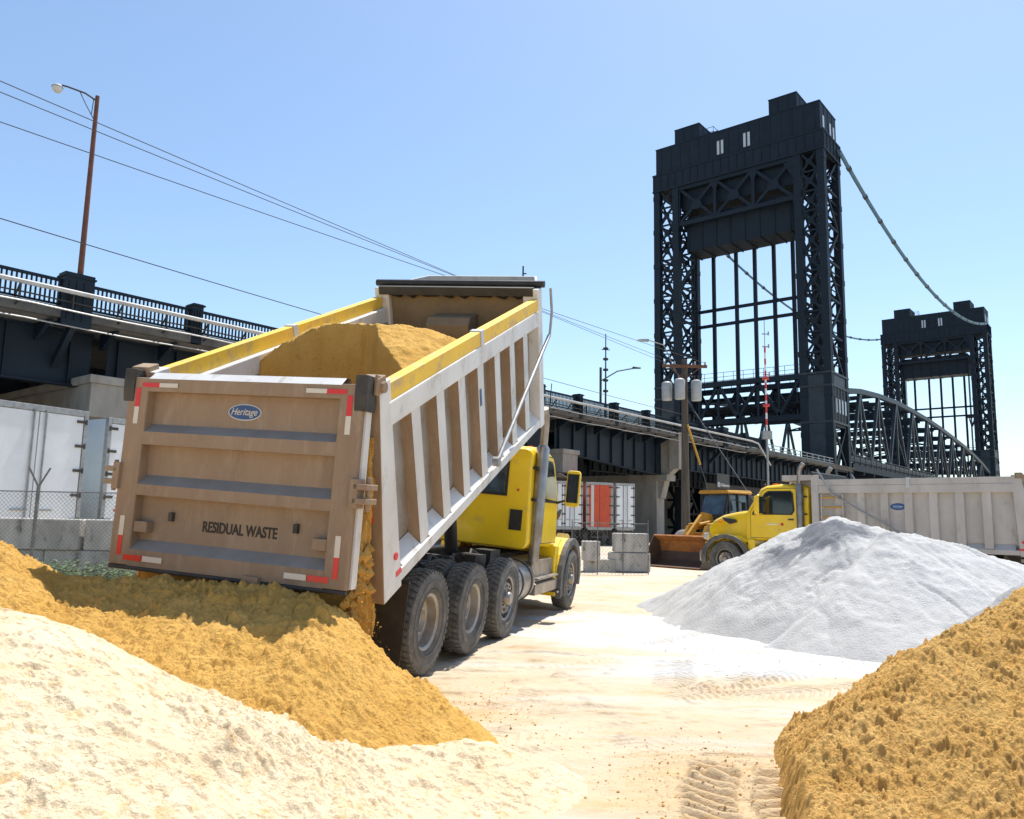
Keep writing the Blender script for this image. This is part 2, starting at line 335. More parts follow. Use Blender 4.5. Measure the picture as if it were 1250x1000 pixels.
# ------------------------------------------------------------------ sand and grit piles
def pale_h(X, Y):
    b = ridge(X, Y, [(-9, 6.5, 2.0), (-5.2, 5.0, 1.6), (-2.82, 4.5, 1.15), (-2.1, 4.55, .78), (-1.48, 4.7, .36), (-.82, 4.9, .31), (-.29, 5.2, .28), (.35, 5.2, .07), (.7, 5.0, -.02)], .34, .62, .25)
    low = sst(-.1, .35, b); patch = .35+.9*sst(-.1, .35, fbm(X*.9, Y*.9, 6, 3))
    qx = X+.03*fbm(X*22, Y*22, 8, 3); qy = Y+.03*fbm(X*22, Y*22, 9, 3); pits = clods(qx, qy, 23, .10, .30, .035)+clods(qx+5, qy, 28, .055, .35, .022)+clods(qx, qy+5, 29, .2, .12, .04)
    return b+.07*fbm(X*1.1, Y*1.1, 1, 4)*(.35+.65*low)+rough(X, Y, 11, .7)*patch*(.3+.7*low)-pits*.75*low-.07
floor = lambda X, Y: ground_base(X, Y)
o = hfield('sand_pile', np.concatenate([np.linspace(-6.5, -3, 160)[:-1], np.linspace(-3, .9, 620)]), np.concatenate([np.linspace(.9, 1.8, 60)[:-1], np.linspace(1.8, 5.3, 640)[:-1], np.linspace(5.3, 7.2, 60)]), pale_h, M['sand_pale'], floor=floor)
tag(o, 'pale sand heap filling the lower left foreground, lightest of the sand heaps', 'sand pile')
def gold_h(X, Y):
    b = ridge(X, Y, [(-9, 8, 2.0), (-5.6, 7.1, 1.62), (-4.35, 6.8, 1.36), (-3.8, 6.95, 1.06), (-3.0, 6.95, 1.10), (-2.3, 6.75, 1.08), (-1.6, 6.55, 1.0), (-1.45, 6.6, .92)], .37, 1.02, .12)-.42*np.clip(X+1.45, 0, 9)+.28*np.clip(X+.9, 0, 9)
    n = .05*fbm(X*1.4, Y*1.4, 31, 4)
    low = sst(-.1, .3, b)
    return b+n*(.3+.7*low)+rough(X, Y, 31, 1.0)*(.3+.7*low)-.08
o = hfield('sand_pile', np.concatenate([np.linspace(-7.5, -4.6, 90)[:-1], np.linspace(-4.6, .3, 620)]), np.linspace(4.2, 9.2, 560), gold_h, M['sand_gold'], floor=floor)
tag(o, 'golden sand heap freshly tipped under the open tailgate of the raised dump truck', 'sand pile')
def orange_h(X, Y):
    b = ridge(X, Y, [(1.35, 3.2, .02), (1.62, 4.62, .32), (2.2, 5.0, .56), (2.85, 5.4, .86), (3.7, 5.85, 1.16), (5.5, 6.6, 1.82), (9, 7, 2.5)], .42, .75, .1)
    b2 = ridge(X, Y, [(1.66, 4.6, .31), (2.1, 3.2, .30), (3.0, 2.0, .3)], .35, .35, .1)
    b = np.maximum(b, b2)
    h = b+.05*fbm(X*1.6, Y*1.6, 51, 4)+rough(X, Y, 51, 1.3)-.10
    edge = X-(1.50+(Y-4.7)*.26)+.05*fbm(Y*5, X*0, 5, 4)+.02*fbm(Y*20, X*9, 6, 3)
    return np.where(edge < .2, -.1+(h+.1)*sst(-.01, .19, edge), h)
o = hfield('sand_pile', np.concatenate([np.linspace(.8, 4.3, 640)[:-1], np.linspace(4.3, 6.5, 120)]), np.concatenate([np.linspace(1.2, 2.4, 80)[:-1], np.linspace(2.4, 6.4, 700)[:-1], np.linspace(6.4, 8.2, 80)]), orange_h, M['sand_orange'], floor=floor)
tag(o, 'rough orange sand heap with a sharp cut edge in the lower right foreground', 'sand pile')
def grey_h(X, Y):
    wx = X+.10*fbm(X*1.4, Y*1.4, 86, 4); wy = Y+.10*fbm(X*1.4+9, Y*1.4, 87, 4)
    b1 = ridge(wx, wy, [(2.9, 15.6, .20), (4.1, 14.1, 1.02), (4.85, 13.3, 1.54), (5.35, 13.0, 1.69), (5.9, 12.8, 1.52)], .74, .6, .22)
    b2 = ridge(wx, wy, [(3.5, 10.95, .02), (4.2, 11.1, .42), (5.0, 11.65, 1.0), (5.75, 12.3, 1.47), (6.3, 12.45, 1.50), (7.7, 12.6, 1.12), (9.2, 13.0, .82)], .60, .78, .05)
    b = np.maximum(b1, b2)
    ang = np.arctan2(Y-13, X-5.6)
    n = .05*fbm(X*.9, Y*.9, 71, 4)+.03*np.abs(vn(ang*9, np.hypot(X-5.6, Y-13)*.6, 72))+.012*fbm(X*4, Y*7, 73, 4)+.006*fbm(X*14, Y*14, 74, 3)
    return b+n*sst(-.1, .3, b)+rough(X*.8, Y*.9, 75, .42)*sst(-.05, .5, b)+.06*np.maximum(0, vn(X*2.1+Y*.8, Y*4.4, 79))*sst(.9, 1.5, b)-.07*np.clip(1-np.abs(X-(5.75-(11.2-Y)*-.55)+.10*fbm(X*3, Y*3, 83, 3))/.06, 0, 1)*sst(10.0, 10.3, Y)*sst(11.4, 11.1, Y)-.05*np.clip(.06-np.abs(fbm(X*.9, Y*1.3, 84, 4)), 0, 1)/.06*sst(.2, .8, b)*(b1 > b2)
def crust(x, y):
    n = fbm(x*2.2, y*3.0, 81, 5); top = np.exp(-(((x-5.0)/.75)**2+((y-12.9)/.55)**2))
    gully = np.exp(-((x-(5.9-(12.6-y)*.05))/.12)**2)*sst(12.6, 12.1, y)*sst(11.2, 11.7, y)
    return np.clip(top*2.3*sst(-.1, .12, n)+gully*.7*sst(0, .2, n), 0, 1)
o = hfield('grit_pile', np.linspace(1.2, 13, 420), np.linspace(8.8, 18, 340), grey_h, M['grey_grit'], {'crust': crust}, floor=floor)
tag(o, 'tall white grey grit pile in front of the far dump truck', 'grit pile')
def small_h(X, Y):
    b = ridge(X, Y, [(5.85, 8.6, 1.2), (8.5, 9.0, 1.6)], .82, .82, .15)
    return b+.04*fbm(X*1.5, Y*1.5, 101, 4)+.03*fbm(X*6, Y*6, 102, 4)+clods(X, Y, 103, .18, .3, .03)
o = hfield('grit_pile', np.linspace(3.8, 11, 220), np.linspace(6, 12, 180), small_h, M['grey_grit'], {'crust': lambda x, y: .35+.5*sst(-.1, .3, fbm(x*2, y*2, 105, 4))}, floor=floor)
tag(o, 'low dark grey pile at the right edge behind the orange sand heap', 'grit pile')
# loose lumps and grains lying about on the ground at the feet of the heaps
def grains(name, n, cx, cy, rx, ry, m, label, sd, rmax, hf=None):
    rng = np.random.RandomState(sd); x = cx+rx*rng.normal(size=n)*.5; y = cy+ry*rng.normal(size=n)*.5; h = (hf or ground_h)(x, y); rr = .004+(rmax-.004)*rng.rand(n)**5; mb = MB()
    D = [Vector(d).normalized() for d in ((1,0,0),(-1,0,0),(0,1,0),(0,-1,0),(0,0,1),(0,0,-1),(.7,.7,.6),(-.7,.7,.5),(.7,-.7,.4),(-.7,-.7,.6))]
    F = [(0,6,4),(6,2,4),(2,7,4),(7,1,4),(1,9,4),(9,3,4),(3,8,4),(8,0,4),(6,0,5),(2,6,5),(7,2,5),(1,7,5),(9,1,5),(3,9,5),(8,3,5),(0,8,5)]
    for i in range(n):
        if y[i] < 3.2: continue
        q = rng.uniform(.6, 1.25, 10); k = rr[i]; mb.add([(x[i]+d.x*k*q[j], y[i]+d.y*k*q[j], h[i]+k*.25+d.z*k*.75*q[j]) for j, d in enumerate(D)], F)
    o = mb.build(name, m); tag(o, label, 'loose sand', kind='stuff'); return o
grains('loose_sand', 900, -.5, 6.9, .9, 1.2, M['sand_gold'], 'golden crumbs scattered on the ground around the foot of the golden heap', 4, .012)
grains('loose_sand', 900, 1.3, 5.2, .8, 1.3, M['sand_orange'], 'orange crumbs scattered on the ground beside the loader tracks', 5, .012)
grains('loose_grit', 900, 4.0, 10.3, 3.4, 1.5, M['grey_grit'], 'pale grit scattered on the ground in front of the white grey pile', 6, .011)
# ------------------------------------------------------------------ wheels
def tyre_mb(r=.535, w=.27, y=0):
    p = [(.29, -w*.36), (.31, -w*.44), (.38, -w*.5), (.46, -w*.5), (r-.04, -w*.47), (r-.012, -w*.42), (r-.004, 0), (r-.012, w*.42), (r-.04, w*.47), (.46, w*.5), (.38, w*.5), (.31, w*.44), (.29, w*.36)]
    m = MB().lathe(p, (0, y, 0), 56)
    for rr in (.345, .44): m.lathe([(rr-.006, -w*.5-.001), (rr, -w*.5-.008), (rr+.006, -w*.5-.001)], (0, y, 0), 56)
    N = 44
    for k in range(N):
        a = 2*math.pi*k/N
        for side in (-1, 1):
            off = (.0 if side < 0 else math.pi/N)
            for (y0, y1, da) in ((.03, .24, .0), (.26, .47, .035)):
                a0 = a+off+da; hw = .046
                v = []
                for rr in (r-.03, r+.006):
                    for yy, sh in ((y0, 0), (y1, .035)):
                        for d in (-hw, hw):
                            an = a0+d+sh; q = rr-(.028 if yy > .4 else 0)*.6; v.append((q*math.cos(an), y+side*yy*w, q*math.sin(an)))
                m.add(v, [(0,1,3,2),(4,6,7,5),(0,4,5,1),(2,3,7,6),(0,2,6,4),(1,5,7,3)])
    return m
def rim_dual(y=0, w=.27):   # deep dish seen from -y
    p = [(.0, .03), (.10, .03), (.12, -.02), (.135, -.02), (.14, .035), (.22, .05), (.255, .02), (.262, -w*.30), (.285, -w*.37), (.302, -w*.37), (.302, w*.3)]
    m = MB().lathe(p, (0, y, 0), 48)
    for k in range(10):
        a = 2*math.pi*k/10; m.tube([(.18*math.cos(a), y+.05, .18*math.sin(a)), (.18*math.cos(a), y+.005, .18*math.sin(a))], .014, 6)
    return m
def rim_hub(y=0, w=.27):    # bulging hub seen from -y
    p = [(.0, -.17), (.07, -.17), (.09, -.15), (.10, -.08), (.14, -.07), (.20, -.10), (.235, -.06), (.262, .02), (.27, -w*.36), (.285, -w*.42), (.302, -w*.40), (.302, w*.3)]
    m = MB().lathe(p, (0, y, 0), 48)
    for k in range(10):
        a = 2*math.pi*k/10; m.tube([(.165*math.cos(a), y-.07, .165*math.sin(a)), (.165*math.cos(a), y-.125, .165*math.sin(a))], .016, 6)
        a += .31; m.tube([(.225*math.cos(a), y-.072, .225*math.sin(a)), (.225*math.cos(a), y-.082, .225*math.sin(a))], .02, 8, 1)
    return m
# ------------------------------------------------------------------ dump truck
def make_truck(mtx, label, tilt, gate_shift, white, gatecol, lettering, ladder, xsteer=6.70):
    root = empty('dump_truck', mtx); tag(root, label, 'dump truck')
    B = Matrix.Translation((-1.108, 0, 1.025)) @ Matrix.Rotation(-R(tilt), 4, 'Y')
    AX = xsteer
    # chassis
    m = MB()
    for sgn in (-1, 1):
        m.b2(-.95, AX+.75, sgn*.43-.045, sgn*.43+.045, .72, 1.0)
        m.b2(-.9, -.6, sgn*.52-.04, sgn*.52+.04, .8, .98)
    for x in (-.9, .65, 2.1, 3.3, 4.6, AX+.6): m.b2(x-.06, x+.06, -.386, .386, .74, .97)
    for x in (0, 1.37, 2.77): m.tube([(x, -.85, .54), (x, .85, .54)], .075, 10); m.lathe([(0, -.22), (.15, -.18), (.2, 0), (.15, .18), (0, .22)], (x, 0, .56), 14)
    m.tube([(AX, -.85, .54), (AX, .85, .54)], .06, 8)
    for s in (-1, 1): m.bar((-.15, s*.52, .62), (1.5, s*.52, .62), .08, .14); m.tube([(.68, s*.52, .62), (.68, s*.52, .95)], .07, 8)
    m.b2(3.1, 4.05, -.38, .38, .50, .78); m.tube([(2.0, -.3, .9), (2.9, -.3, .85), (4.6, -.2, .8)], .045, 8)
    m.build('chassis', M['frame'], root, bevel=.008)
    m = MB().b2(AX-.2, AX+.85, -.34, .34, .6, 1.15); m.build('engine', M['frame'], root)
    m = MB()
    for k, (x, z) in enumerate(((.9, 1.08), (1.7, 1.06), (2.4, 1.1), (3.0, 1.05))): m.tube([(x, -.56, z), (x+.25, -.6, z-.12), (x+.6, -.5, z+.02), (x+.9, -.55, z-.08)], .022, 6)
    m.b2(2.5, 2.95, -.75, -.45, .83, 1.08); m.b2(3.3, 3.75, -.7, -.45, .86, 1.12)
    m.build('air_lines', M['black'], root, smooth=True)
    # wheels
    def wheel(x, y, rimfn, mats, flip):
        w = rimfn().build('wheel', mats, root, smooth=True)
        t = tyre_mb().build('tyre', M['rubber'], w, smooth=True)
        w.matrix_local = Matrix.Translation((x, y, .54)) @ (Matrix.Rotation(math.pi, 4, 'Z') if flip else Matrix.Identity(4)) @ Matrix.Rotation(random.uniform(0, 1), 4, 'Y')
        return w
    wd = wheel(0, -1.065, rim_dual, M['rim'], False); wh = wheel(2.77, -1.065, rim_hub, [M['chromed'], M['black']], False)
    def cp(src, x, y, flip):
        copy_tree(src, root, Matrix.Translation((x, y, .54)) @ (Matrix.Rotation(math.pi, 4, 'Z') if flip else Matrix.Identity(4)) @ Matrix.Rotation(random.uniform(0, 6), 4, 'Y'))
    cp(wd, 1.37, -1.065, 0)
    for x in (0, 1.37): cp(wd, x, 1.065, 1); cp(wd, x, -.735, 0); cp(wd, x, .735, 1)
    cp(wh, 2.77, 1.065, 1); cp(wh, AX, -1.065, 0); cp(wh, AX, 1.065, 1)
    for s in (-1, 1):
        m = MB(); m.prism([(-.70, .10), (-.69, .10), (-.66, .98), (-.67, .98)], s*.60, s*1.2); m.build('mud_flap', M['flap'], root)
        m = MB().tube([(-.66, s*.5, .99), (-.66, s*1.2, .99)], .018, 6); m.build('flap_bracket', M['black'], root)
    # fuel tank, steps
    for s in (-1, 1):
        m = MB(); m.lathe([(0, 0), (.22, 0), (.29, .03), (.31, .08), (.31, .90), (.29, .95), (.22, .98), (0, .98)], (3.28, s*.86, .66), 36, axis='x')
        tk = m.build('fuel_tank', M['chromed'], root, smooth=True)
        m = MB()
        for x in (3.5, 4.0): m.lathe([(.312, 0), (.322, .0), (.322, .06), (.312, .06)], (x, s*.86, .66), 36, axis='x')
        m.build('tank_strap', M['black'], tk)
        m = MB(); m.prism([(s*.62, .42), (s*1.13, .42), (s*1.13, .60), (s*1.04, .62), (s*1.04, .95), (s*.62, .98)], 4.42, 5.9, plane='yz')
        m.b2(4.5, 5.8, s*1.05, s*1.16, .66, .69)
        m.build('step_box', M['chromed'], root, bevel=.012)
        m = MB().b2(5.78, 6.05, s*.98, s*1.17, .36, .40); m.build('step', M['chrome'], root, bevel=.006)
    # cab
    m = MB()
    m.loft([(4.15, .98, .93, 1.16, 2.60, .09), (4.17, 1.0, .96, 1.14, 2.70, .12), (4.26, 1.01, .965, 1.13, 2.755, .14), (5.0, 1.01, .965, 1.13, 2.80, .15), (5.45, 1.01, .965, 1.13, 2.76, .15), (5.62, 1.01, .96, 1.12, 2.68, .13), (6.04, 1.0, .96, 1.1, 2.03, .08), (6.08, .98, .95, 1.1, 1.98, .06)], 6)
    cab = m.build('cab', M['yellow'], root, smooth=True)
    m = MB(); m.b2(4.132, 4.148, -.55, .55, 1.98, 2.5); rw = m.build('rear_window', M['glassb'], cab, bevel=.006)
    m = MB()
    for (a, b, c_, d) in ((-.6, .6, 2.5, 2.54), (-.6, .6, 1.94, 1.98)): m.b2(4.125, 4.15, a, b, c_, d)
    for y in (-.6, .56): m.b2(4.125, 4.15, y, y+.04, 1.98, 2.5)
    m.build('window_seal', M['black'], rw)
    m = MB().b2(4.13, 4.16, -.88, -.68, 1.42, 1.74)
    for k in range(6): m.b2(4.122, 4.13, -.87, -.69, 1.45+k*.05, 1.465+k*.05)
    m.build('vent_panel', M['black'], cab)
    m = MB().tube([(4.14, -.78, 2.05), (4.125, -.78, 2.05)], .02, 8); m.build('marker_lamp', M['red'], cab)
    # windscreen with centre bar
    m = MB(); d = Vector((.42, 0, -.65)).normalized(); nrm = Vector((.65, 0, .42)).normalized()
    for y0, y1 in ((-.84, -.015), (.015, .84)):
        a = Vector((5.66, 0, 2.62))+nrm*.012; b = Vector((6.02, 0, 2.06))+nrm*.012
        m.add([(a.x, y0, a.z), (a.x, y1, a.z), (b.x, y1, b.z), (b.x, y0, b.z), (a.x-.03, y0, a.z-.03), (a.x-.03, y1, a.z-.03), (b.x-.03, y1, b.z-.03), (b.x-.03, y0, b.z-.03)], [(0,1,2,3),(4,7,6,5),(0,4,5,1),(1,5,6,2),(2,6,7,3),(3,7,4,0)])
    m.build('windscreen', M['glass'], cab)
    for s in (-1, 1):
        y = lambda z: s*(1.01-(z-1.13)*.028+.004)
        poly = [(4.66, 1.98), (4.62, 2.04), (4.66, 2.50), (4.72, 2.56), (5.36, 2.56), (5.46, 2.50), (5.82, 1.98), (5.78, 1.93), (4.70, 1.93)]
        def plate(pl, off, mt, nm, par, th=.014):
            n = len(pl); vs = [(px, y(pz)+s*off, pz) for px, pz in pl]+[(px, y(pz)-s*th, pz) for px, pz in pl]
            return MB().add(vs, [tuple(range(n)), tuple(range(2*n-1, n-1, -1))]+[(i, i+n, (i+1) % n+n, (i+1) % n) for i in range(n)]).build(nm, mt, par)
        door = [(4.52, 1.22), (4.50, 2.60), (4.56, 2.66), (5.42, 2.66), (5.56, 2.56), (5.92, 1.98), (5.92, 1.22)]
        dr = plate(door, .006, M['yellow'], 'door', cab); sm = [(x+(x-5.2)*.02, z+(z-1.9)*.02) for x, z in door]; plate(sm, .001, M['black'], 'door_seal', dr)
        cx, cz = 5.2, 2.24; fr = [(cx+(x-cx)*1.09, cz+(z-cz)*1.12) for x, z in poly]
        wi = plate(fr, .010, M['black'], 'window_seal', dr); plate(poly, .016, M['glass'], 'side_window', dr)
        MB().b2(4.6, 4.76, y(1.75)+s*.01, y(1.75)+s*.04, 1.74, 1.78).build('door_handle', M['black'], dr, bevel=.005)
        # mirror on its arm
        mm = MB().tube([(5.88, s*.98, 2.42), (5.6, s*1.24, 2.34), (5.5, s*1.3, 2.3)], .02, 6); mm.tube([(5.88, s*.98, 1.9), (5.5, s*1.3, 1.98)], .022, 6)
        mm.build('mirror_arm', M['black'], root, smooth=True)
        mi = MB().loft([(5.44, .115, .115, -.30, .30, .05), (5.47, .125, .125, -.31, .31, .06), (5.60, .10, .10, -.26, .26, .06)], 5).xf(Matrix.Translation((0, s*1.36, 2.17)))
        mi = mi.build('mirror', M['yellow'], root, smooth=True)
        MB().b2(5.425, 5.441, s*1.36-.1, s*1.36+.1, 1.93, 2.42).build('mirror_glass', M['glass'], mi, bevel=.01)
        # exhaust stack with turned-out tip
        ex = MB().tube([(4.38, s*1.06, .95), (4.38, s*1.06, 1.25)], .085, 20); ex.tube([(4.38, s*1.06, 1.25), (4.38, s*1.06, 2.75), (4.38, s*1.06, 2.80)], [.105, .105, .07], 24)
        ex.tube([(4.38, s*1.06, 2.78), (4.38, s*1.06, 3.12), (4.34, s*1.06, 3.26), (4.25, s*1.06, 3.38)], .066, 20)
        ex.tube([(4.38, s*1.06, 1.0), (4.48, s*1.0, .86), (4.8, s*.7, .75)], .07, 14)
        ex = ex.build('exhaust_stack', M['chromed'], root, smooth=True)
        MB().b2(4.2, 4.38, s*.9, s*1.05, 1.9, 1.94).build('stack_bracket', M['black'], ex); MB().b2(4.2, 4.38, s*.9, s*1.05, 2.4, 2.44).build('stack_bracket', M['black'], ex)
        # cowl and fender
        fo, fi, cx, cz = .72, .62, AX, .56; pts = []
        for k in range(15): a = R(-12+ (204-(-12))*k/14); pts.append((cx+fo*1.12*math.cos(a), cz+fo*math.sin(a)))
        inn = [(cx+fi*1.08*math.cos(R(-12+216*k/14)), cz+fi*math.sin(R(-12+216*k/14))) for k in range(15)]
        f = MB().prism(pts+inn[::-1], s*.62, s*1.10); f.b2(cx-.92, cx-.70, s*.70, s*1.08, .58, 1.16)
        f.prism([(cx-.85, 1.05), (cx-.4, 1.26), (cx+.4, 1.26), (cx+.78, 1.0), (cx+.5, 1.02), (cx, 1.18), (cx-.5, 1.06)], s*.60, s*1.02)
        f.build('fender', M['yellow'], root, bevel=.02)
        fl = [(cx+(fo+.008)*1.12*math.cos(R(-14+220*k/14)), cz+(fo+.008)*math.sin(R(-14+220*k/14))) for k in range(15)]
        fl2 = [(cx+(fi-.02)*1.08*math.cos(R(-14+220*k/14)), cz+(fi-.02)*math.sin(R(-14+220*k/14))) for k in range(15)]
        MB().prism(fl+fl2[::-1], s*1.10, s*1.19).build('fender_flare', M['rubber'], root, bevel=.01)
        MB().loft([(AX+.72, .15, .13, -.13, .11, .05), (AX+.86, .12, .1, -.1, .08, .05)], 5).xf(Matrix.Translation((0, s*.8, 1.22))).build('headlight', M['silver'], root, smooth=True)
    m = MB().loft([(6.05, .90, .86, 1.0, 2.02, .14), (6.5, .84, .80, 1.0, 1.97, .15), (7.0, .76, .70, .95, 1.88, .16), (AX+.65, .68, .60, .85, 1.74, .16), (AX+.84, .64, .54, .80, 1.58, .16)], 6)
    hood = m.build('hood', M['yellow'], root, smooth=True)
    for s in (-1, 1):
        MB().prism([(6.45, 1.66), (6.50, 1.74), (6.95, 1.80), (6.88, 1.70), (6.7, 1.60)], s*.66, s*.845).build('hood_vent', M['black'], hood)
        MB().tube([(7.08, s*.70, 1.66), (7.08, s*.79, 1.66)], .035, 10).build('hood_marker', M['amber'], hood)
    g = MB().b2(AX+.83, AX+.88, -.5, .5, .85, 1.52)
    for k in range(9): g.b2(AX+.88, AX+.90, -.48, .48, .9+k*.07, .92+k*.07)
    g.build('grille', M['chrome'], root, bevel=.01)
    MB().loft([(AX+.80, 1.12, 1.12, .42, .80, .06), (AX+.98, .95, .95, .44, .76, .06)], 5).build('bumper', M['chromed'], root, smooth=True)
    # cab lights
    for y in (-.6, -.3, 0, .3, .6): MB().loft([(5.25, .05, .04, -.02, .05, .015), (5.38, .05, .04, -.02, .03, .015)], 4).xf(Matrix.Translation((0, y, 2.79))).build('roof_lamp', M['amber'], root)
    MB().tube([(5.0, -.95, 2.7), (4.95, -.95, 3.9)], .008, 5).build('antenna', M['black'], root)
    if ladder:
        MB().loft([(4.55, .30, .25, 2.80, 2.92, .03), (5.0, .30, .25, 2.80, 2.92, .03)], 4).build('beacon_bar', M['trans'], root)
    # hoist
    top = B @ Vector((4.3, 0, .35)); m = MB(); base = Vector((3.55, 0, .95)); mid = base.lerp(top, .5)
    m.tube([base, mid], .10, 18); m.tube([mid, base.lerp(top, .8)], .08, 18, 1); m.tube([base.lerp(top, .8), top], .06, 18, 1)
    m.build('hoist_cylinder', [M['black'], M['chrome']], root, smooth=True)
    # ---------------- dump body (body frame B: x forward along the floor, z up from it)
    L, H = 5.05, 1.86; W = 1.27
    m = MB(); m.b2(.05, L-.02, -1.05, 1.05, -.0, .06)
    for x in np.arange(.3, 4.9, .38): m.b2(x, x+.07, -.42, .42, -.14, -.002)
    for s in (-1, 1): m.b2(-.02, 4.85, s*.45-.07, s*.45+.07, -.22, -.142)
    body = m.build('dump_body', [white], root, xf=B)
    for s in (-1, 1):
        m = MB()  # wall with curved foot
        m.prism([(s*1.02, .02), (s*1.10, .18), (s*1.12, .3), (s*1.12, 1.5), (s*1.09, 1.5), (s*1.09, .32), (s*1.06, .2), (s*.98, .06)], .1, L-.1, plane='yz')
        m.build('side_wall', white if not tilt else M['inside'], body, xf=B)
        m = MB(); m.prism([(-.28, -.06), (.08, -.06), (.18, 1.90), (-.03, 1.90)], s*1.05, s*1.28, [0, 0, 0, 0, 0, 1]); m.build('corner_post', [white, gatecol], body, bevel=.012, xf=B)
        MB().b2(4.862, L+.02, s*1.05, s*1.275, -.05, 2.0).build('corner_post', white, body, bevel=.012, xf=B)
        m = MB(); m.b2(.10, 4.86, s*1.085, s*1.285, 1.48, 1.70); m.build('top_rail', white, body, bevel=.015, xf=B)
        m = MB(); m.b2(.12, 2.46, s*1.16, s*1.277, 1.702, 1.86); m.b2(2.56, 4.86, s*1.16, s*1.277, 1.702, 1.86); m.build('side_board', M['bandy'] if tilt else white, body, bevel=.005, xf=B)
        m = MB(); m.b2(2.463, 2.557, s*1.15, s*1.29, 1.62, 1.875); m.build('board_bracket', M['silver'], body, bevel=.005, xf=B)
        m = MB(); m.b2(.0, 4.86, s*1.02, s*1.262, -.03, .09); m.build('bottom_rail', white, body, bevel=.01, xf=B)
        rx = [.72+.6*i for i in range(7)]
        for x in rx:
            m = MB(); x0, x1 = x-.10, x+.10
            x0 -= .0; x1 += .02
            vs = [(x0, s*1.115, .02), (x0+.012, s*1.235, .10), (x1-.012, s*1.235, .10), (x1, s*1.115, .02), (x0, s*1.115, 1.485), (x0+.012, s*1.235, 1.485), (x1-.012, s*1.235, 1.485), (x1, s*1.115, 1.485)]
            m.add(vs, [(0,1,2,3), (4,7,6,5), (0,4,5,1), (1,5,6,2), (2,6,7,3)], [0, 0, 1, 0, 0])
            m.build('side_rib', [white, M['dirt'] if tilt else white], body, xf=B)
        for i, x in enumerate([.18]+[q+.10 for q in rx]):
            x1 = ([q-.10 for q in rx]+[4.86])[i]
            m = MB(); m.prism([(s*1.115, .08), (s*1.255, .09), (s*1.115, .22)], x+.002, x1-.002, plane='yz'); m.build('chamfer_plate', white, body, xf=B)
    # bulkhead with cylinder housing and canopy
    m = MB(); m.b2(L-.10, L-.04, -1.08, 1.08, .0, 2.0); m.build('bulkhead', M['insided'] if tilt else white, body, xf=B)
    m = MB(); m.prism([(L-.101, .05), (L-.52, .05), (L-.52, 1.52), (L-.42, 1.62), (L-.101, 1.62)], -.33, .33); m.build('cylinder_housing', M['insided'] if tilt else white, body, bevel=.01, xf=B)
    gp = [(L+.02, -1.2, 1.86), (L+1.0, -.90, 1.86), (L+1.0, .90, 1.86), (L+.02, 1.2, 1.86)]
    m = MB().add(gp+[(x, y, z+.03) for x, y, z in gp], [(0,3,2,1), (4,5,6,7), (0,1,5,4), (1,2,6,5), (2,3,7,6), (3,0,4,7)])
    guard = m.build('cab_guard', M['black'] if tilt else white, body, xf=B)
    m = MB()
    for s in (-1, 1): m.bar((L+.02, s*1.2, 1.93), (L+1.0, s*.9, 1.95), .035, .16)
    m.bar((L+1.0, -.92, 1.95), (L+1.0, .92, 1.95), .035, .16); m.build('guard_rim', white, guard, xf=B)
    for s in (-1, 1): MB().prism([(L+.021, 1.4), (L+.06, 1.4), (L+.8, 1.85), (L+.021, 1.85)], s*.8, s*.84).build('guard_gusset', white, guard, xf=B)
    m = MB(); m.tube([(L+.0, -1.32, 2.05), (L+.0, 1.32, 2.05)], .05, 12)
    cpts = []
    for k in range(33): y = -1.2+2.4*k/32; cpts.append((L-.12, y, 1.93+.02*math.sin(k*1.7)))
    m.tube(cpts, [.06+.018*math.sin(k*2.3) for k in range(33)], 10); m.b2(L-.2, L-.05, -1.2, 1.2, 1.90, 2.02)
    m.build('tarp_roll', M['black'], body, smooth=True, xf=B)
    for s in (-1, 1):
        m = MB()
        if tilt: m.tube([(2.77, s*1.31, .19), (5.10, s*1.36, 1.30)], .028, 8); m.tube([(5.12, s*1.36, 1.28), (5.28, s*1.36, 1.62), (5.30, s*1.34, 1.96)], .02, 8)
        else: m.tube([(2.6, s*1.31, .35), (4.45, s*1.36, 1.45), (4.85, s*1.36, 2.15)], .026, 8)
        a = m.build('tarp_arm', M['galv'], body, smooth=True, xf=B)
        MB().tube([(2.77 if tilt else 2.6, s*1.262, .19 if tilt else .35), (2.77 if tilt else 2.6, s*1.34, .19 if tilt else .35)], .06, 14).build('arm_pivot', M['galv'], a, xf=B)
        m = MB().b2(-.195, -.15, s*1.12, s*1.19, .68, .82); m.build('tail_lamp', M['red'], body, bevel=.01, xf=B)
        MB().b2(-.15, -.11, s*1.12, s*1.19, 1.07, 1.20).build('tail_lamp', M['refwhite'], body, bevel=.01, xf=B)
        MB().tube([(.0, s*1.279, .28), (.0, s*1.292, .28)], .035, 14).build('side_marker', M['red'], body, xf=B)
        MB().b2(-.02, .09, s*1.281, s*1.285, .08, .13).build('reflector', M['red'], body, xf=B)
        MB().tube([(.02, s*1.2, 1.86), (.02, s*1.31, 1.86)], .05, 14).b2(-.05, .1, s*1.1, s*1.28, 1.80, 1.95).build('gate_hinge', M['dirt'], body, bevel=.008, xf=B)
    # ---------------- tailgate
    G = Matrix.Translation((gate_shift[0], 0, gate_shift[1])) @ Matrix.Translation((-1.9, 0, 2.72)) @ Matrix.Rotation(R(gate_shift[2]), 4, 'Y') @ Matrix.Rotation(R(-1.1 if tilt else 0), 4, 'X') @ Matrix.Diagonal((1, 1, .97 if tilt else 1, 1)) @ Matrix.Translation((1.9, 0, -2.72))
    xr, xp, xk = -2.08, -1.98, -1.93
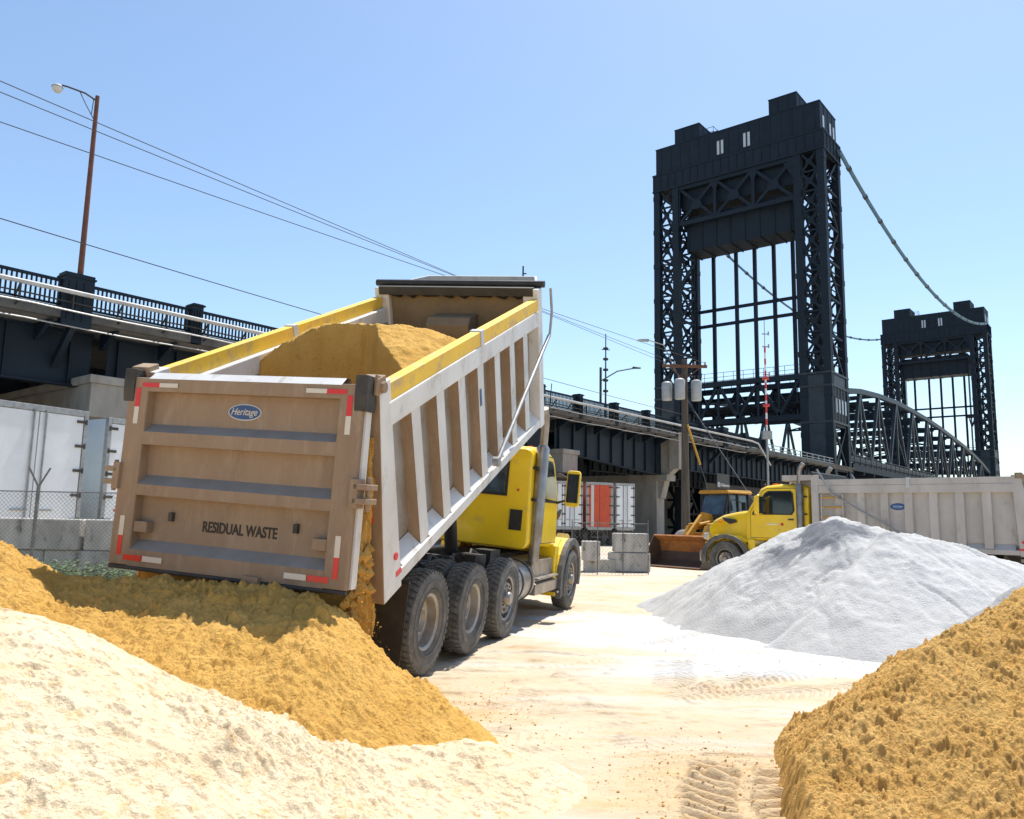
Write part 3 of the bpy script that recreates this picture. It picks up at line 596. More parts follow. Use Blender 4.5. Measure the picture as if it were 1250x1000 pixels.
    prof = [(xk, .95), (xr, .95), (xr, 1.10), (xp, 1.19), (xp, 1.60), (xr, 1.60), (xr, 1.70), (xp, 1.79), (xp, 2.07), (xr, 2.07), (xr, 2.19), (xp, 2.27), (xp, 2.57), (xr, 2.57), (xr, 2.69), (-2.0, 2.76), (xk, 2.76)]
    n = len(prof); m = MB(); vs = [(x, -.99, z) for x, z in prof]+[(x, .99, z) for x, z in prof]
    mi = [0]*n; mi[14] = 1; mi[2] = mi[6] = mi[10] = 2
    m.add(vs, [(i, i+n, (i+1) % n+n, (i+1) % n) for i in range(n)], mi)
    gate = m.build('tailgate', [gatecol, white, M['ledgegrey'] if tilt else gatecol], root, xf=G)
    for s in (-1, 1):
        m = MB(); m.b2(xr-.004, xk, s*.985, s*1.20, .952, 2.70); m.build('gate_stile', gatecol, gate, bevel=.012, xf=G)
        m = MB(); m.b2(xr+.05, xk-.01, s*1.201, s*1.222, .96, 2.5); m.build('gate_edge', white, gate, xf=G)
        m = MB(); m.prism([(-2.105, 2.78), (-2.105, 2.6), (-2.09, 2.47), (-1.93, 2.47), (-1.88, 2.78)], s*1.13, s*1.245); m.build('hinge_bracket', M['frame'], gate, bevel=.006, xf=G)
        MB().b2(-2.0, -1.84, s*1.25, s*1.275, 2.62, 2.80).build('hinge_bracket', M['dirt'], gate, bevel=.006, xf=G)
        m = MB(); m.b2(-2.12, -1.92, s*1.20, s*1.33, 1.68, 1.73).b2(-2.12, -1.92, s*1.20, s*1.33, 1.80, 1.85).b2(-2.12, -1.98, s*1.17, s*1.24, 1.64, 1.89); m.tube([(-2.02, s*1.30, 1.62), (-2.02, s*1.30, 1.91)], .02, 8); m.build('gate_lug', M['dirt'], gate, bevel=.006, xf=G)
        m = MB(); m.b2(-2.07, -1.975, s*.84, s*.98, 1.26, 1.36); m.build('gate_latch', M['dirt'], gate, bevel=.006, xf=G)
        m = MB(); m.b2(-2.02, -1.979, s*.62, s*.66, 1.38, 1.46); m.build('latch_stud', M['frame'], gate, xf=G)
        X = xr-.008
        for nm, y0, y1, z0, z1, mt in (('reflector', .86, 1.05, 2.61, 2.65, M['red']), ('reflector', .66, .86, 2.61, 2.65, M['refwhite']), ('reflector', 1.06, 1.11, 2.42, 2.60, M['red']), ('reflector', 1.06, 1.11, 2.26, 2.42, M['refwhite']),
                                       ('reflector', .84, 1.04, 1.0, 1.05, M['red']), ('reflector', .62, .83, 1.0, 1.05, M['refwhite']), ('reflector', 1.07, 1.12, 1.04, 1.22, M['red']), ('reflector', 1.07, 1.12, 1.22, 1.40, M['refwhite'])):
            MB().b2(X, X+.003, s*y0, s*y1, z0, z1).build(nm, mt, gate, xf=G)
    m = MB(); m.b2(-2.13, -1.95, -.40, -.24, .80, .985); m.b2(-2.14, -2.131, -.35, -.29, .84, .93); m.build('gate_hook', M['dirt'], gate, bevel=.008, xf=G)
    MB().tube([(-2.06, 1.2, .93), (-2.06, -1.2, .93)], .022, 8).build('gate_bar', M['frame'], gate, xf=G)
    if lettering:
        ob = MB()
        for rx_, rz_, x0, x1, k in ((.172, .077, xp-.006, xp, 1), (.160, .066, xp-.010, xp-.006, 0)):
            pl = [(rx_*math.cos(2*math.pi*i/40), 2.42+rz_*math.sin(2*math.pi*i/40)) for i in range(40)]
            ob.prism(pl, x0, x1, k, plane='yz')
        bd = ob.build('badge', [M['blue'], M['silver']], gate, xf=G)
        t = text('badge_lettering', 'Heritage', .27, .085, M['refwhite'], bd, (xp-.012, 0, 2.415), (0, -1, 0), (0, 0, 1), .002, .35)
        for v in t.data.vertices: v.co = G @ v.co
        t = text('lettering', 'RESIDUAL WASTE', .76, .10, M['letters'], gate, (xp-.002, -.07, 1.36), (0, -1, 0), (0, 0, 1), .003, 0, .02)
        for v in t.data.vertices: v.co = G @ v.co
    if ladder:
        s = 1
        for z in (.55, .82, 1.09, 1.36): MB().tube([(4.20, 1.30, z), (4.76, 1.30, z)], .022, 8).build('ladder_rung', M['loader'], body, xf=B)
        MB().b2(4.17, 4.2, 1.26, 1.32, .3, 1.46).b2(4.76, 4.79, 1.26, 1.32, .3, 1.46).build('ladder_rail', white, body, xf=B)
        pl = [(2.82+.19*math.cos(2*math.pi*i/40), 1.12+.09*math.sin(2*math.pi*i/40)) for i in range(40)]
        pl2 = [(2.82+.15*math.cos(2*math.pi*i/40), 1.12+.055*math.sin(2*math.pi*i/40)) for i in range(40)]
        ob = MB().prism(pl, 1.121, 1.128).prism(pl2, 1.129, 1.131, 1)
        bd = ob.build('badge', [M['blue'], mat('badge_blue_light', (.06, .16, .38), rough=.4)], body, xf=B)
        t = text('badge_lettering', 'Heritage', .24, .055, M['refwhite'], bd, (2.82, 1.133, 1.12), (-1, 0, 0), (0, 0, 1), .002, .35)
        for v in t.data.vertices: v.co = B @ v.co
        MB().prism([(4.95+.05*math.cos(i*math.pi/3), 1.62+.05*math.sin(i*math.pi/3)) for i in range(6)], 1.0, 1.016).build('door_emblem', M['redband'], root)
        MB().b2(5.08, 5.42, 1.0, 1.014, 1.60, 1.63).build('door_stripe', M['signw'], root)
    return root, B
T1, B1 = make_truck(TM, 'yellow dump truck with white body raised, tipping sand out of its open brown tailgate', 24.156, (.05, 0, -1.0), M['white'], M['dirt'], True, False)
T2, B2 = make_truck(truck_matrix(12.30, 20.75, -47.5, 0), 'yellow dump truck with grey body lowered, parked behind the white grey grit pile', 0, (.70, .13, 0), M['greydump'], M['greydump'], False, True)
MB().b2(2.47, 2.52, -1.242, -1.236, .98, 1.18).build('blue_tape', M['blue'], kids(T1)[0] if 0 else next(o for o in kids(T1) if o.name.startswith('dump_body')), xf=B1)
# heap of sand riding in the raised body
BW = TM @ B1
def load_h(X, Y):
    cx = 2.3+.10*vn(Y*3, Y*0+3, 7)+.03*vn(Y*12, Y*0, 9)-1.15*sst(.15, -1.1, Y)-.75*sst(.55, 1.08, Y)
    crest = 1.92-.42*np.clip((Y-.55)/.7, 0, 1)**2-.22*np.clip((-Y-.3)/.8, 0, 1)**2
    behind = crest-.30*np.clip(X-2.35, 0, 9)-.05*np.clip(X-2.35, 0, 9)**2-.10*np.clip(2.35-X, 0, 9)
    front = crest-.10*np.clip(2.35-cx, 0, 9)-(cx-X)*2.6-.22*np.clip(cx-X, 0, .3)
    low = .42+.16*X+.06*fbm(X*2, Y*2, 6, 3)
    h = np.where(X > cx, behind, np.maximum(front, low))
    return h+.02*fbm(X*6, Y*6, 15, 4)+clods(X, Y, 15, .1, .2, .012)+.05*fbm(Y*4, X*5, 17, 4)*(X < cx)+rough(X, Y, 18, .35)
o = hfield('sand_load', np.linspace(-.1, 4.9, 300), np.linspace(-1.085, 1.085, 180), load_h, M['sand_gold'])
o.matrix_world = BW; tag(o, 'heap of golden sand riding inside the raised white dump body', 'sand load')
# sand pouring out between the body and the hanging tailgate
def pour():
    m = MB(); rng = np.random.RandomState(3)
    NV, NU = 230, 260; f = np.linspace(0, 1, NV)[:, None]; a = np.linspace(0, 2*math.pi, NU, endpoint=False)[None, :]
    z = 2.30-1.75*f+0*a; xb = -1.85+.75*np.clip((2.69-z)/1.66, 0, 1.35); xf_ = -1.93-.0*f
    xc = (xb+xf_)/2; hw = np.maximum(.03, (xb-xf_)/2*.9); ca, sa = np.cos(a), np.sin(a); p = .7
    bx0 = np.sign(ca)*np.abs(ca)**p; by0 = np.sign(sa)*np.abs(sa)**p
    arc = np.where(np.abs(by0) > .98, bx0*1.2, by0*1.2)
    rib = .07+.06*vn(arc*8+.7*vn(z*2, arc*2, 3), z*1.1, 5)+.035*vn(arc*19+.5*vn(z*5, arc*4, 4), z*2.6, 6)+.03*fbm(arc*13+4, z*11, 7, 4)
    yy = by0*(1.09-.03*f)+np.sign(by0)*rib*sst(.5, .9, np.abs(by0))*1.0
    xx = xc+bx0*(hw-rib*.3*(np.abs(bx0) > .6))
    vs = np.stack([xx+0*z, yy, z], -1).reshape(-1, 3).tolist(); fs = []
    for i in range(NV-1):
        for j in range(NU): fs.append((i*NU+j, i*NU+(j+1) % NU, (i+1)*NU+(j+1) % NU, (i+1)*NU+j))
    m.add(vs, fs)
    # lumps at the lip and flying grains
    for k in range(1500):
        a = rng.rand(); z = 1.25-1.2*a; x = -1.78+.55*rng.rand()*(.3+a)-.1; y = -1.12-.30*(rng.rand()**1.6)*(.3+a); r = .004+.013*rng.rand()**3
        c = Vector((x, y, z)); q = [c+Vector(rng.normal(size=3)).normalized()*r for _ in range(4)]
        m.add(q, [(0,1,2),(0,2,3),(0,3,1),(1,3,2)])
    for k in range(60):
        a = rng.rand(); z = 1.35-.75*a; c = Vector((-1.86+.35*rng.rand(), -1.13-.09*rng.rand(), z)); r = .025+.05*rng.rand()
        ico = [Vector(d).normalized()*r*(.8+.4*rng.rand()) for d in ((1,0,0),(-1,0,0),(0,1,0),(0,-1,0),(0,0,1),(0,0,-1))]
        m.add([c+d for d in ico], [(0,2,4),(2,1,4),(1,3,4),(3,0,4),(2,0,5),(1,2,5),(3,1,5),(0,3,5)])
    o = m.build('pouring_sand', M['sand_gold'], None, smooth=True); o.matrix_world = TM
    tag(o, 'golden sand sliding out between the raised body and its hanging tailgate', 'pouring sand', kind='stuff')
pour()
# ------------------------------------------------------------------ bridge: viaduct
V = empty('road_viaduct', BM); tag(V, 'long dark steel road viaduct with slatted railing running behind the trucks to the lift towers', 'viaduct')
S0, S1 = -128, -1
m = MB(); m.b2(S0, S1+8, -.1, 24.9, 8.42, 8.78); m.b2(S0, S1+8, -.35, .6, 8.78, 8.9); m.build('deck_slab', M['deck'], V)
m = MB(); m.b2(S0, -1, -.35, -.2, 8.50, 8.79)
m.build('deck_fascia', M['deck'], V)
m = MB().prism([(-.30, 8.415), (1.08, 8.415), (1.08, 7.8), (.95, 7.8)], 0, .14, plane='yz').build('deck_bracket', M['steel'], V)
for s in np.arange(-94, -2, 2.33):
    c = m if s == -94 else m.copy()
    if s > -94: C.objects.link(c)
    c.location.x = s
def girder(t, z_of, s0, s1, st, nm='girder'):
    m = MB(); ss = np.linspace(s0, s1, 24)
    for a, b in zip(ss[:-1], ss[1:]):
        za, zb = z_of(a), z_of(b)
        for dt, h in ((0, 0), (None, 0)):
            pass
        vs = [(a, t-.02, za), (b, t-.02, zb), (b, t-.02, 8.41), (a, t-.02, 8.41), (a, t+.02, za), (b, t+.02, zb), (b, t+.02, 8.41), (a, t+.02, 8.41)]
        m.add(vs, [(0,1,2,3), (7,6,5,4), (0,4,5,1)])
        m.bar((a, t, za-.03), (b, t, zb-.03), .42, .06)
    m.b2(s0, s1, t-.2, t+.2, 8.34, 8.405)
    for s in np.arange(s0+.4, s1, st): m.b2(s-.025, s+.025, t-.16, t+.16, z_of(s), 8.33)
    return m.build(nm, M['steel'], V)
def hz(a, b, lo, hi): return lambda s: lo+(hi-lo)*(4*((s-a)/(b-a)-.5)**2-1)*1.0 if 0 else lo-(lo-hi)*(2*abs((s-a)/(b-a)-.5))**2
for t in (1.3, 9, 17, 23.6):
    girder(t, lambda s: 6.35, S0, -87.2, 2.2); girder(t, hz(-86.6, -57.4, 6.75, 6.0), -86.6, -57.4, 2.4); girder(t, lambda s: 6.2-.7*sst(-57, -42, s), -56.6, -41.6, 1.7); girder(t, lambda s: 6.1, -40.6, -.2, 1.25)
m = MB()
for s in np.arange(S0+3, -2, 6.1): m.b2(s, s+.25, 1.5, 23.4, 7.2, 8.2); m.bar((s, 1.5, 6.5), (s, 9, 8.2), .15); m.bar((s, 9, 6.5), (s, 17, 8.2), .15)
m.build('cross_beam', M['steel'], V)
# railing in bays between posts
posts = [-88.5+4.67*k for k in range(-8, 15)]
for i, s in enumerate(posts):
    big = (i-8) % 6 == 0
    w = .52 if big else .22; z0 = 8.25 if big else 8.5
    m = MB(); m.b2(s-w, s+w, -.42 if big else -.38, .18, z0, 10.22 if big else 10.16); m.b2(s-w-.05, s+w+.05, -.46, .22, 10.06, 10.12)
    for k in range(3): m.b2(s-w*.7+k*w*.5, s-w*.7+k*w*.5+.05, -.46 if big else -.42, -.38, z0+.2, 9.9)
    if big: m.prism([(-.3, 8.3), (.2, 8.3), (1.2, 7.3), (1.2, 6.9)], s-.1, s+.1, plane='yz')
    m.build('railing_pylon' if big else 'railing_post', M['steel'], V)
    nx = s+4.67; w2 = .52 if (i+1-8) % 6 == 0 else .22
    if i < len(posts)-1:
        m = MB(); a, b = s+w+.002, nx-w2-.002; m.b2(a, b, -.16, -.04, 9.86, 9.96); m.b2(a, b, -.14, -.06, 8.98, 9.05)
        for q in np.arange(a+.08, b-.04, .158): m.b2(q, q+.055, -.125, -.075, 9.05, 9.86)
        m.build('railing', M['steel'], V)
m = MB(); a0 = posts[-1]+.3; m.b2(a0, -1, -.15, -.05, 9.55, 9.62); m.b2(a0, -1, -.15, -.05, 9.2, 9.26); m.b2(a0, -1, -.2, 0, 8.9, 9.0)
for q in np.arange(a0+.5, -1, 2): m.b2(q, q+.08, -.16, -.04, 8.9, 9.65)
m.build('guard_rail', M['galv'], V)
m = MB(); m.tube([(S0, -.62, 9.45), (-27, -.62, 9.42), (-25.5, -.62, 9.3), (-22.5, -.62, 7.4)], .085, 10)
m.build('pipe', M['pipe'], V, smooth=True)
pb = MB().bar((0, -.62, 9.34), (0, -.2, 8.95), .05).bar((0, -.62, 9.34), (0, -.62, 8.72), .05).bar((0, -.7, 8.8), (0, -.2, 8.6), .05).build('pipe_bracket', M['black'], V)
for q in np.arange(-94, -26, 1.75):
    c = pb if q == -94 else pb.copy()
    if q > -94: C.objects.link(c)
    c.location.x = q
for (z, y, r) in ((9.10, -.55, .03), (8.74, -.75, .035), (8.25, -.4, .03)):
    m = MB(); pts = []
    for k in range(120): s = S0+(100*k/119); pts.append((s, y, z-.05*abs(math.sin(k*.42))))
    m.tube(pts, r, 6); m.build('conduit', M['galv'] if z < 9 else M['black'], V)
# piers
def pier(s, z1, kind, label):
    r = empty('bridge_pier', BM @ Matrix.Translation((s, 0, 0))); tag(r, label, 'bridge pier', 'concrete piers of the viaduct')
    top = {0: 6.30, 1: 5.95, 2: 5.45}[kind]
    m = MB(); m.prism([(.7, 5.0-.6*(kind > 0)), (.7, top), (24.3, top), (24.3, 5.0-.6*(kind > 0)), (22.0, 4.2), (3.0, 4.2)] if kind != 2 else [(.6, 4.95), (.6, top), (24.3, top), (24.3, 4.95)], -.75, .75, plane='yz')
    m.build('pier_cap', M['concrete'], r, bevel=.03)
    cols = [(2.4, 4.4), (9.5, 11.5), (16, 18), (21, 23)] if kind != 2 else [(1.6, 6.2), (13.5, 18), (20, 24)]
    for a, b in cols:
        m = MB(); m.b2(-.65, .65, a, b, -3.5, (4.21 if kind != 2 else 4.96)); m.build('pier_column', M['concrete'], r, bevel=.04)
    m = MB()
    if kind == 2: m.prism([(-.35, 8.3), (-.35, 6.3), (.9, 5.2), (1.35, 3.5), (1.75, 3.5), (1.75, 8.3)], -.45, .45, plane='yz'); m.b2(-.6, .6, -.42, .5, 5.9, 8.9)
    else: m.b2(-.95, .95, -.45, 24.4, top+.001, top+.30) ; m.b2(-.85, .85, -.35, .70, top-1.25, top)
    m.build('pier_cap_end', M['concrete'], r, bevel=.02)
    return r
pier(-86.9, 0, 0, 'concrete viaduct pier whose cap shows above the white trailers at left')
pier(-57.0, 0, 1, 'concrete viaduct pier whose cap shows behind the yellow cab of the raised truck')
pier(-41.1, 0, 2, 'brown concrete portal pier beside the utility pole')
r = MB(); r.b2(-4, 16, 23, 24, -3.5, 8.3); r.b2(-128, -57, 24, 25, -3.5, 6.2); o = r.build('backdrop_wall', M['concrete'], None); o.matrix_world = BM  # added walls block the sky so the space under the deck reads dark
tag(o, 'concrete wall added beneath the far side of the viaduct to block the sky', 'wall')
WH = empty('backdrop', BM @ Matrix.Translation((16, 36, 0))); tag(WH, 'dark box added as a backdrop beyond the viaduct, behind the wheel loader and far truck', 'backdrop')  # invented dark building, put in to cover the bright gap under the bridge
MB().b2(0, 150, 0, 30, -3.5, 10.0).build('wall', M['frame'], WH)
MB().prism([(-.4, 10.0), (30.4, 10.0), (15, 11.6)], -.4, 150.4, plane='yz').build('roof', M['steel'], WH)
sg = empty('hanging_sign', BM @ Matrix.Translation((-33.5, .1, 6.0))); tag(sg, 'small white lettered sign under the dark girder above the wheel loader', 'sign')
text('lettering', 'U-Business', 1.9, .28, M['signw'], sg, (1.5, -.1, -1.0), (1, 0, 0), (0, 0, 1), .01)
m = MB()
for x0, x1, z0, z1 in ((0, .4, -.85, -.81), (0, .4, -1.19, -1.15), (0, .05, -1.15, -.85), (.35, .4, -1.15, -.85), (.17, .23, -1.15, -.85)): m.b2(x0, x1, -.12, -.08, z0, z1)
m.build('emblem', M['signw'], sg)
MB().b2(-.05, 2.6, -.06, -.03, -1.3, 0).build('board', M['black'], sg)
# ------------------------------------------------------------------ lift towers
def lattice(m, P, Q, z0, z1, panel, w, depth_w=None, style='x'):
    n = max(1, round((z1-z0)/panel)); dz = (z1-z0)/n; P = Vector(P); Q = Vector(Q)
    nrm = (Q-P).normalized().cross(Vector((0, 0, 1)))
    for i in range(n):
        a, b = z0+i*dz, z0+(i+1)*dz; f = lambda p, z: Vector((p.x, p.y, z))
        if style == 'x':
            m.bar(f(P, a), f(Q, b), w, w*.6, up=nrm); m.bar(f(Q, a), f(P, b), w, w*.55, up=nrm)
            c = (P+Q)/2; k = w*1.5; cz = (a+b)/2; d = (Q-P).normalized()*k
            m.add([f(c, cz-k)-d-nrm*.04, f(c, cz-k)+d-nrm*.04, f(c, cz+k)+d-nrm*.04, f(c, cz+k)-d-nrm*.04, f(c, cz-k)-d+nrm*.04, f(c, cz-k)+d+nrm*.04, f(c, cz+k)+d+nrm*.04, f(c, cz+k)-d+nrm*.04], [(0,1,2,3),(7,6,5,4),(0,4,5,1),(1,5,6,2),(2,6,7,3),(3,7,4,0)])
        else:
            (m.bar(f(P, a), f(Q, b), w, w*.6, up=nrm) if i % 2 else m.bar(f(Q, a), f(P, b), w, w*.6, up=nrm))
            for q in (.25, .5, .75):
                c = f(P, a).lerp(f(Q, b), q) if i % 2 else f(Q, a).lerp(f(P, b), q); e = f(P if q < .5 else Q, c.z); m.bar(c, e, w*.35, w*.3, up=nrm)
        m.bar(f(P, b), f(Q, b), w*.85, w*.7, up=nrm)
def make_tower():
    D, Wt, a, b = 6.91, 24.8, 4.0, 20.8
    r = empty('lift_tower', BM); 
    for (t0, t1) in ((0, a), (b, Wt)):
        m = MB(); cw = .95
        cs = [(cw/2, t0+cw/2), (cw/2, t1-cw/2), (D-cw/2, t0+cw/2), (D-cw/2, t1-cw/2)]
        for s, t in cs:
            m.b2(s-cw/2, s+cw/2, t-cw/2, t+cw/2, -4, 50.2)
            for z in np.arange(2, 50, 5.2): m.b2(s-cw/2-.05, s+cw/2+.05, t-cw/2-.05, t+cw/2+.05, z, z+.7)
        for s in (.3, D-.3):
            lattice(m, (s, t0+cw, 0), (s, t1-cw, 0), 20.6, 50.2, 2.7, .28); lattice(m, (s, t0+cw, 0), (s, t1-cw, 0), -3, 8.4, 4.5, .4)
        tt = t0+.3, t1-.3
        for t in tt: lattice(m, (cw, t, 0), (D-cw, t, 0), 20.6, 50.2, 4.95, .36, style='z' if t < 1 else 'x'); lattice(m, (cw, t, 0), (D-cw, t, 0), 8.4, 14, 5.6, .34); lattice(m, (cw, t, 0), (D-cw, t, 0), -3, 8.4, 5.6, .4)
        # internal diaphragms, ladder and cage bits
        for z in np.arange(23, 50, 2.7):
            m.bar((.5, t0+.5, z), (D-.5, t1-.5, z), .18); m.bar((.5, t1-.5, z), (D-.5, t0+.5, z+.6), .16)
        for s in (2.2, 2.8): m.bar((s, (t0+t1)/2, 8), (s, (t0+t1)/2, 50), .09)
        for z in np.arange(21, 50, .9): m.bar((2.2, (t0+t1)/2, z), (2.8, (t0+t1)/2, z), .07)
        k = 0
        for z in np.arange(22, 48, 5.4):
            k ^= 1; m.bar((1.2 if k else 4.8, t0+2.1, z), (4.8 if k else 1.2, t0+2.1, z+5.0), .3, .12); m.b2(1 if not k else 4.4, 2.2 if not k else 5.6, t0+1.4, t0+2.6, z-.1, z+.05)
        m.build('tower_leg', M['steel'], r)
        m = MB(); m.b2(.1, D-.1, t0+.1, t1-.1, 14.3, 20.4); m.b2(.1, .3, t0+.1, t1-.1, 8.4, 14.3); m.b2(1.2, D-1.2, t1-1.0, t1-.8, 8.4, 14.3)
        for z in (14.2, 18.8, 20.45): m.b2(-.06, D+.06, t0-.06, t1+.06, z, z+.25)
        for t in (t0, t1):
            for q in np.linspace(.9, D-.9, 5): m.b2(q-.06, q+.06, t-.05, t+.05, 14.45, 18.8)
        pb = m.build('leg_base', M['steel_side'], r)
        for q in (1.9, 3.1, 4.3, 5.5): 
            for t, dd in ((t0, .07), ): MB().b2(q-.22, q+.22, t+.03, t+.1, 15.6, 17.4).build('window', M['window'], pb)
    # portal truss under the machinery, counterweight, beams
    m = MB(); 
    for s in (.35, D-.35):
        z0, z1 = 44.4, 49.9; m.bar((s, a, z0), (s, b, z0), .5, .6); m.bar((s, a, z1), (s, b, z1), .5, .7)
        for i in range(3):
            t0 = a+(b-a)*i/3; t1 = a+(b-a)*(i+1)/3; m.bar((s, t0, z0), (s, t1, z1), .42, .3, up=(1, 0, 0)); m.bar((s, t1, z0), (s, t0, z1), .42, .3, up=(1, 0, 0)); m.bar((s, t1, z0), (s, t1, z1), .45, .4)
            c = (t0+t1)/2; m.prism([(c-.9, 46.5), (c-.5, 47.7), (c+.5, 47.7), (c+.9, 46.5), (c+.5, 46.2), (c-.5, 46.2)], s-.2, s+.2, plane='yz')
            m.prism([(t0-.8, 50), (t0+.8, 50), (t0+.3, 48.6), (t0-.3, 48.6)], s-.22, s+.22, plane='yz')
        m.prism([(a-.2, 49.9), (a+1.6, 49.9), (a-.2, 46.5)], s-.1, s+.1, plane='yz')
    m.build('portal_truss', M['steel'], r)
    MB().b2(1.0, D-1.0, a+.02, b-.02, 46.7, 50.05).build('sheave_girder', M['steel'], r)
    m = MB(); m.b2(1.3, D-1.3, a+.7, b-.7, 40.4, 45.6)
    for t in np.linspace(a+1, b-1, 8): m.b2(1.2, D-1.2, t-.08, t+.08, 40.3, 45.7)
    m.build('counterweight', M['steel'], r)
    for t in (6.6, 9.3, 12.1, 14.9, 18.4):
        m = MB(); m.b2(D-.65, D-.25, t-.24, t+.24, 20.4, 44.0); m.build('guide_column', M['steel'], r)
    for t in (5.0, 19.9):
        for k in range(3): MB().tube([(2.2+k*.9, t, 16), (2.2+k*.9, t, 40.5)], .07, 5).build('lifting_rope', M['steel'], r)
    m = MB()
    for z in (32.6, 30.3): MB().b2(D-.6, D-.3, a, b, z-.22, z+.22).build('cross_strut', M['steel'], r)
    m.b2(D-1.1, D-.1, a, b, 20.0, 20.7)
    m.b2(.0, .7, a, b, 20.0, 20.7); m.b2(.0, .7, a, b, 14.8, 15.5); m.b2(D-.8, D-.1, a, b, 15.4, 16.1)
    n = 6
    for s in (.35, D-.4):
        for i in range(n):
            t0 = a+(b-a)*i/n; t1 = a+(b-a)*(i+1)/n; m.bar((s, t0, 15.4 if i % 2 else 20.2), (s, t1, 20.2 if i % 2 else 15.4), .38, .3, up=(1, 0, 0)); m.bar((s, t1, 15.4), (s, t1, 20.2), .3)
    m.b2(1, D-1, a, b, 17.0, 17.3)
    m.build('lower_portal_truss', M['steel'], r)
    m = MB()
    for z in (21.3, 21.9): m.bar((D-1, a, z), (D-1, b, z), .06); m.bar((.1, a, z), (.1, b, z), .05)
    for t in np.arange(a+.5, b, 1.4): m.bar((D-1, t, 20.7), (D-1, t, 21.9), .06); m.bar((.1, t, 20.7), (.1, t, 21.9), .05)
    m.build('walkway_railing', M['steel'], r)
    m = MB(); m.b2(D-.9, D+.3, a+.7, a+2.4, 29.6, 30.2)
    for k in range(4):
        pts = [(D-.3, a+.9+k*.4, 29.7-2.3*math.sin(math.pi*j/8)*(1-.1*k)+0) for j in range(9)]; pts = [(p[0]+.1*j, a+.8+.17*j, p[2]) for j, p in enumerate(pts)]
        m.tube(pts, .12, 6)
    m.build('cable_loop', M['black'], r)
    # belt girder and machinery house
    m = MB(); m.b2(-.05, D+.05, -.05, Wt+.05, 50.1, 52.8); m.b2(-.14, D+.14, -.14, Wt+.14, 52.6, 52.84); m.b2(-.14, D+.14, -.14, Wt+.14, 50.1, 50.35)
    for t in np.linspace(0, Wt, 22): m.b2(-.12, D+.12, t-.05, t+.05, 50.35, 52.6)
    for s in np.linspace(.05, D-.05, 6): m.b2(s-.05, s+.05, -.12, Wt+.12, 50.35, 52.6)
    m.build('belt_girder', M['steel'], r)
    m = MB(); m.b2(.15, D-.15, .35, Wt-.35, 52.84, 56.8); m.b2(.08, D-.08, .28, Wt-.28, 56.8, 56.92)
    for t in np.arange(1, Wt-.6, 1.5): m.b2(.11, D-.11, t-.04, t+.04, 52.85, 56.79)
    for s in (1.8, 3.4, 5.1): m.b2(s-.04, s+.04, .31, Wt-.31, 52.85, 56.79)
    hs = m.build('machinery_house', M['steel'], r)
    for t0, t1 in ((3.3, 7.1), (17.4, 21.3)):
        m = MB(); m.b2(.12, D-.8, t0, t1, 56.92, 59.0); m.b2(.06, D-.74, t0-.06, t1+.06, 59.0, 59.1)
        for q in (t0+1.2, t0+2.5): m.b2(.08, .12, q-.05, q+.05, 56.92, 58.99)
        for q in (1.5, 3.2, 4.8): m.b2(q-.05, q+.05, t0-.04, t1+.04, 56.92, 58.99)
        m.build('penthouse', M['steel'], hs)
    for t in (10.3, 14.2):
        wf = MB().b2(.085, .12, t-.55, t+.55, 53.2, 55.5).build('window', M['steel_side'], hs)
        for dt in (-.3, .3): MB().b2(.06, .085, t+dt-.17, t+dt+.17, 53.35, 55.35).build('pane', M['window'], wf)
    for s in (1.4, 4.2, 5.6):
        MB().b2(s-.3, s+.3, .28, .33, 53.3, 55.2).build('window', M['window'], hs)
    m = MB()
    for s, t in ((1, 16.9), (1, 15.6), (2.5, 16.9), (2.5, 15.6)): m.bar((s, t, 56.9), (s, t, 58.4), .05)
    for z in (57.6, 58.3): m.bar((1, 16.9, z), (1, 15.6, z), .05); m.bar((2.5, 16.9, z), (2.5, 15.6, z), .05); m.bar((1, 16.9, z), (2.5, 16.9, z), .05); m.bar((1, 15.6, z), (2.5, 15.6, z), .05)
    m.build('roof_railing', M['steel'], hs)
    return r
LT = make_tower(); tag(LT, 'nearer and larger of the two dark steel lift towers, standing behind the utility pole', 'lift tower', 'lift towers of the bridge')
LT2 = copy_tree(LT, None, BM @ Matrix.Translation((124.975, 0, 0))); LT2['label'] = 'farther and smaller dark steel lift tower at the right, past the truss span'
# lift span
SP = empty('truss_span', BM); tag(SP, 'dark steel truss span hanging between the two lift towers', 'bridge span')
nodes = [(7.6, 19.3), (16, 20.3), (25.5, 20.9), (36, 21.2), (47, 21.1), (58, 20.8), (69, 20.3), (80, 19.6), (91, 18.8), (102, 17.8), (112, 16.6), (123.5, 14.8)]
for t in (1.2, 22.6):
    m = MB()
    for (a, za), (b, zb) in zip(nodes[:-1], nodes[1:]):
        m.bar((a, t, za), (b, t, zb), .6, .7); mid = (a+b)/2
        m.bar((b, t, 10.5), (b, t, zb), .32, .4)
        m.bar((a, t, za), (mid, t, 10.5), .38, .4); m.bar((mid, t, 10.5), (b, t, zb), .42, .4); m.bar((a, t, (za+10.5)/2), (mid, t, 10.5), .2)
    m.b2(7.6, 124, t-.35, t+.35, 10.1, 10.8)
    m.build('truss', M['steel_side'], SP)
m = MB()
for (a, za) in nodes: m.bar((a, 1.2, za), (a, 22.6, za), .4, .5); m.bar((a, 1.2, za-2.2), (a, 22.6, za-2.2), .3)
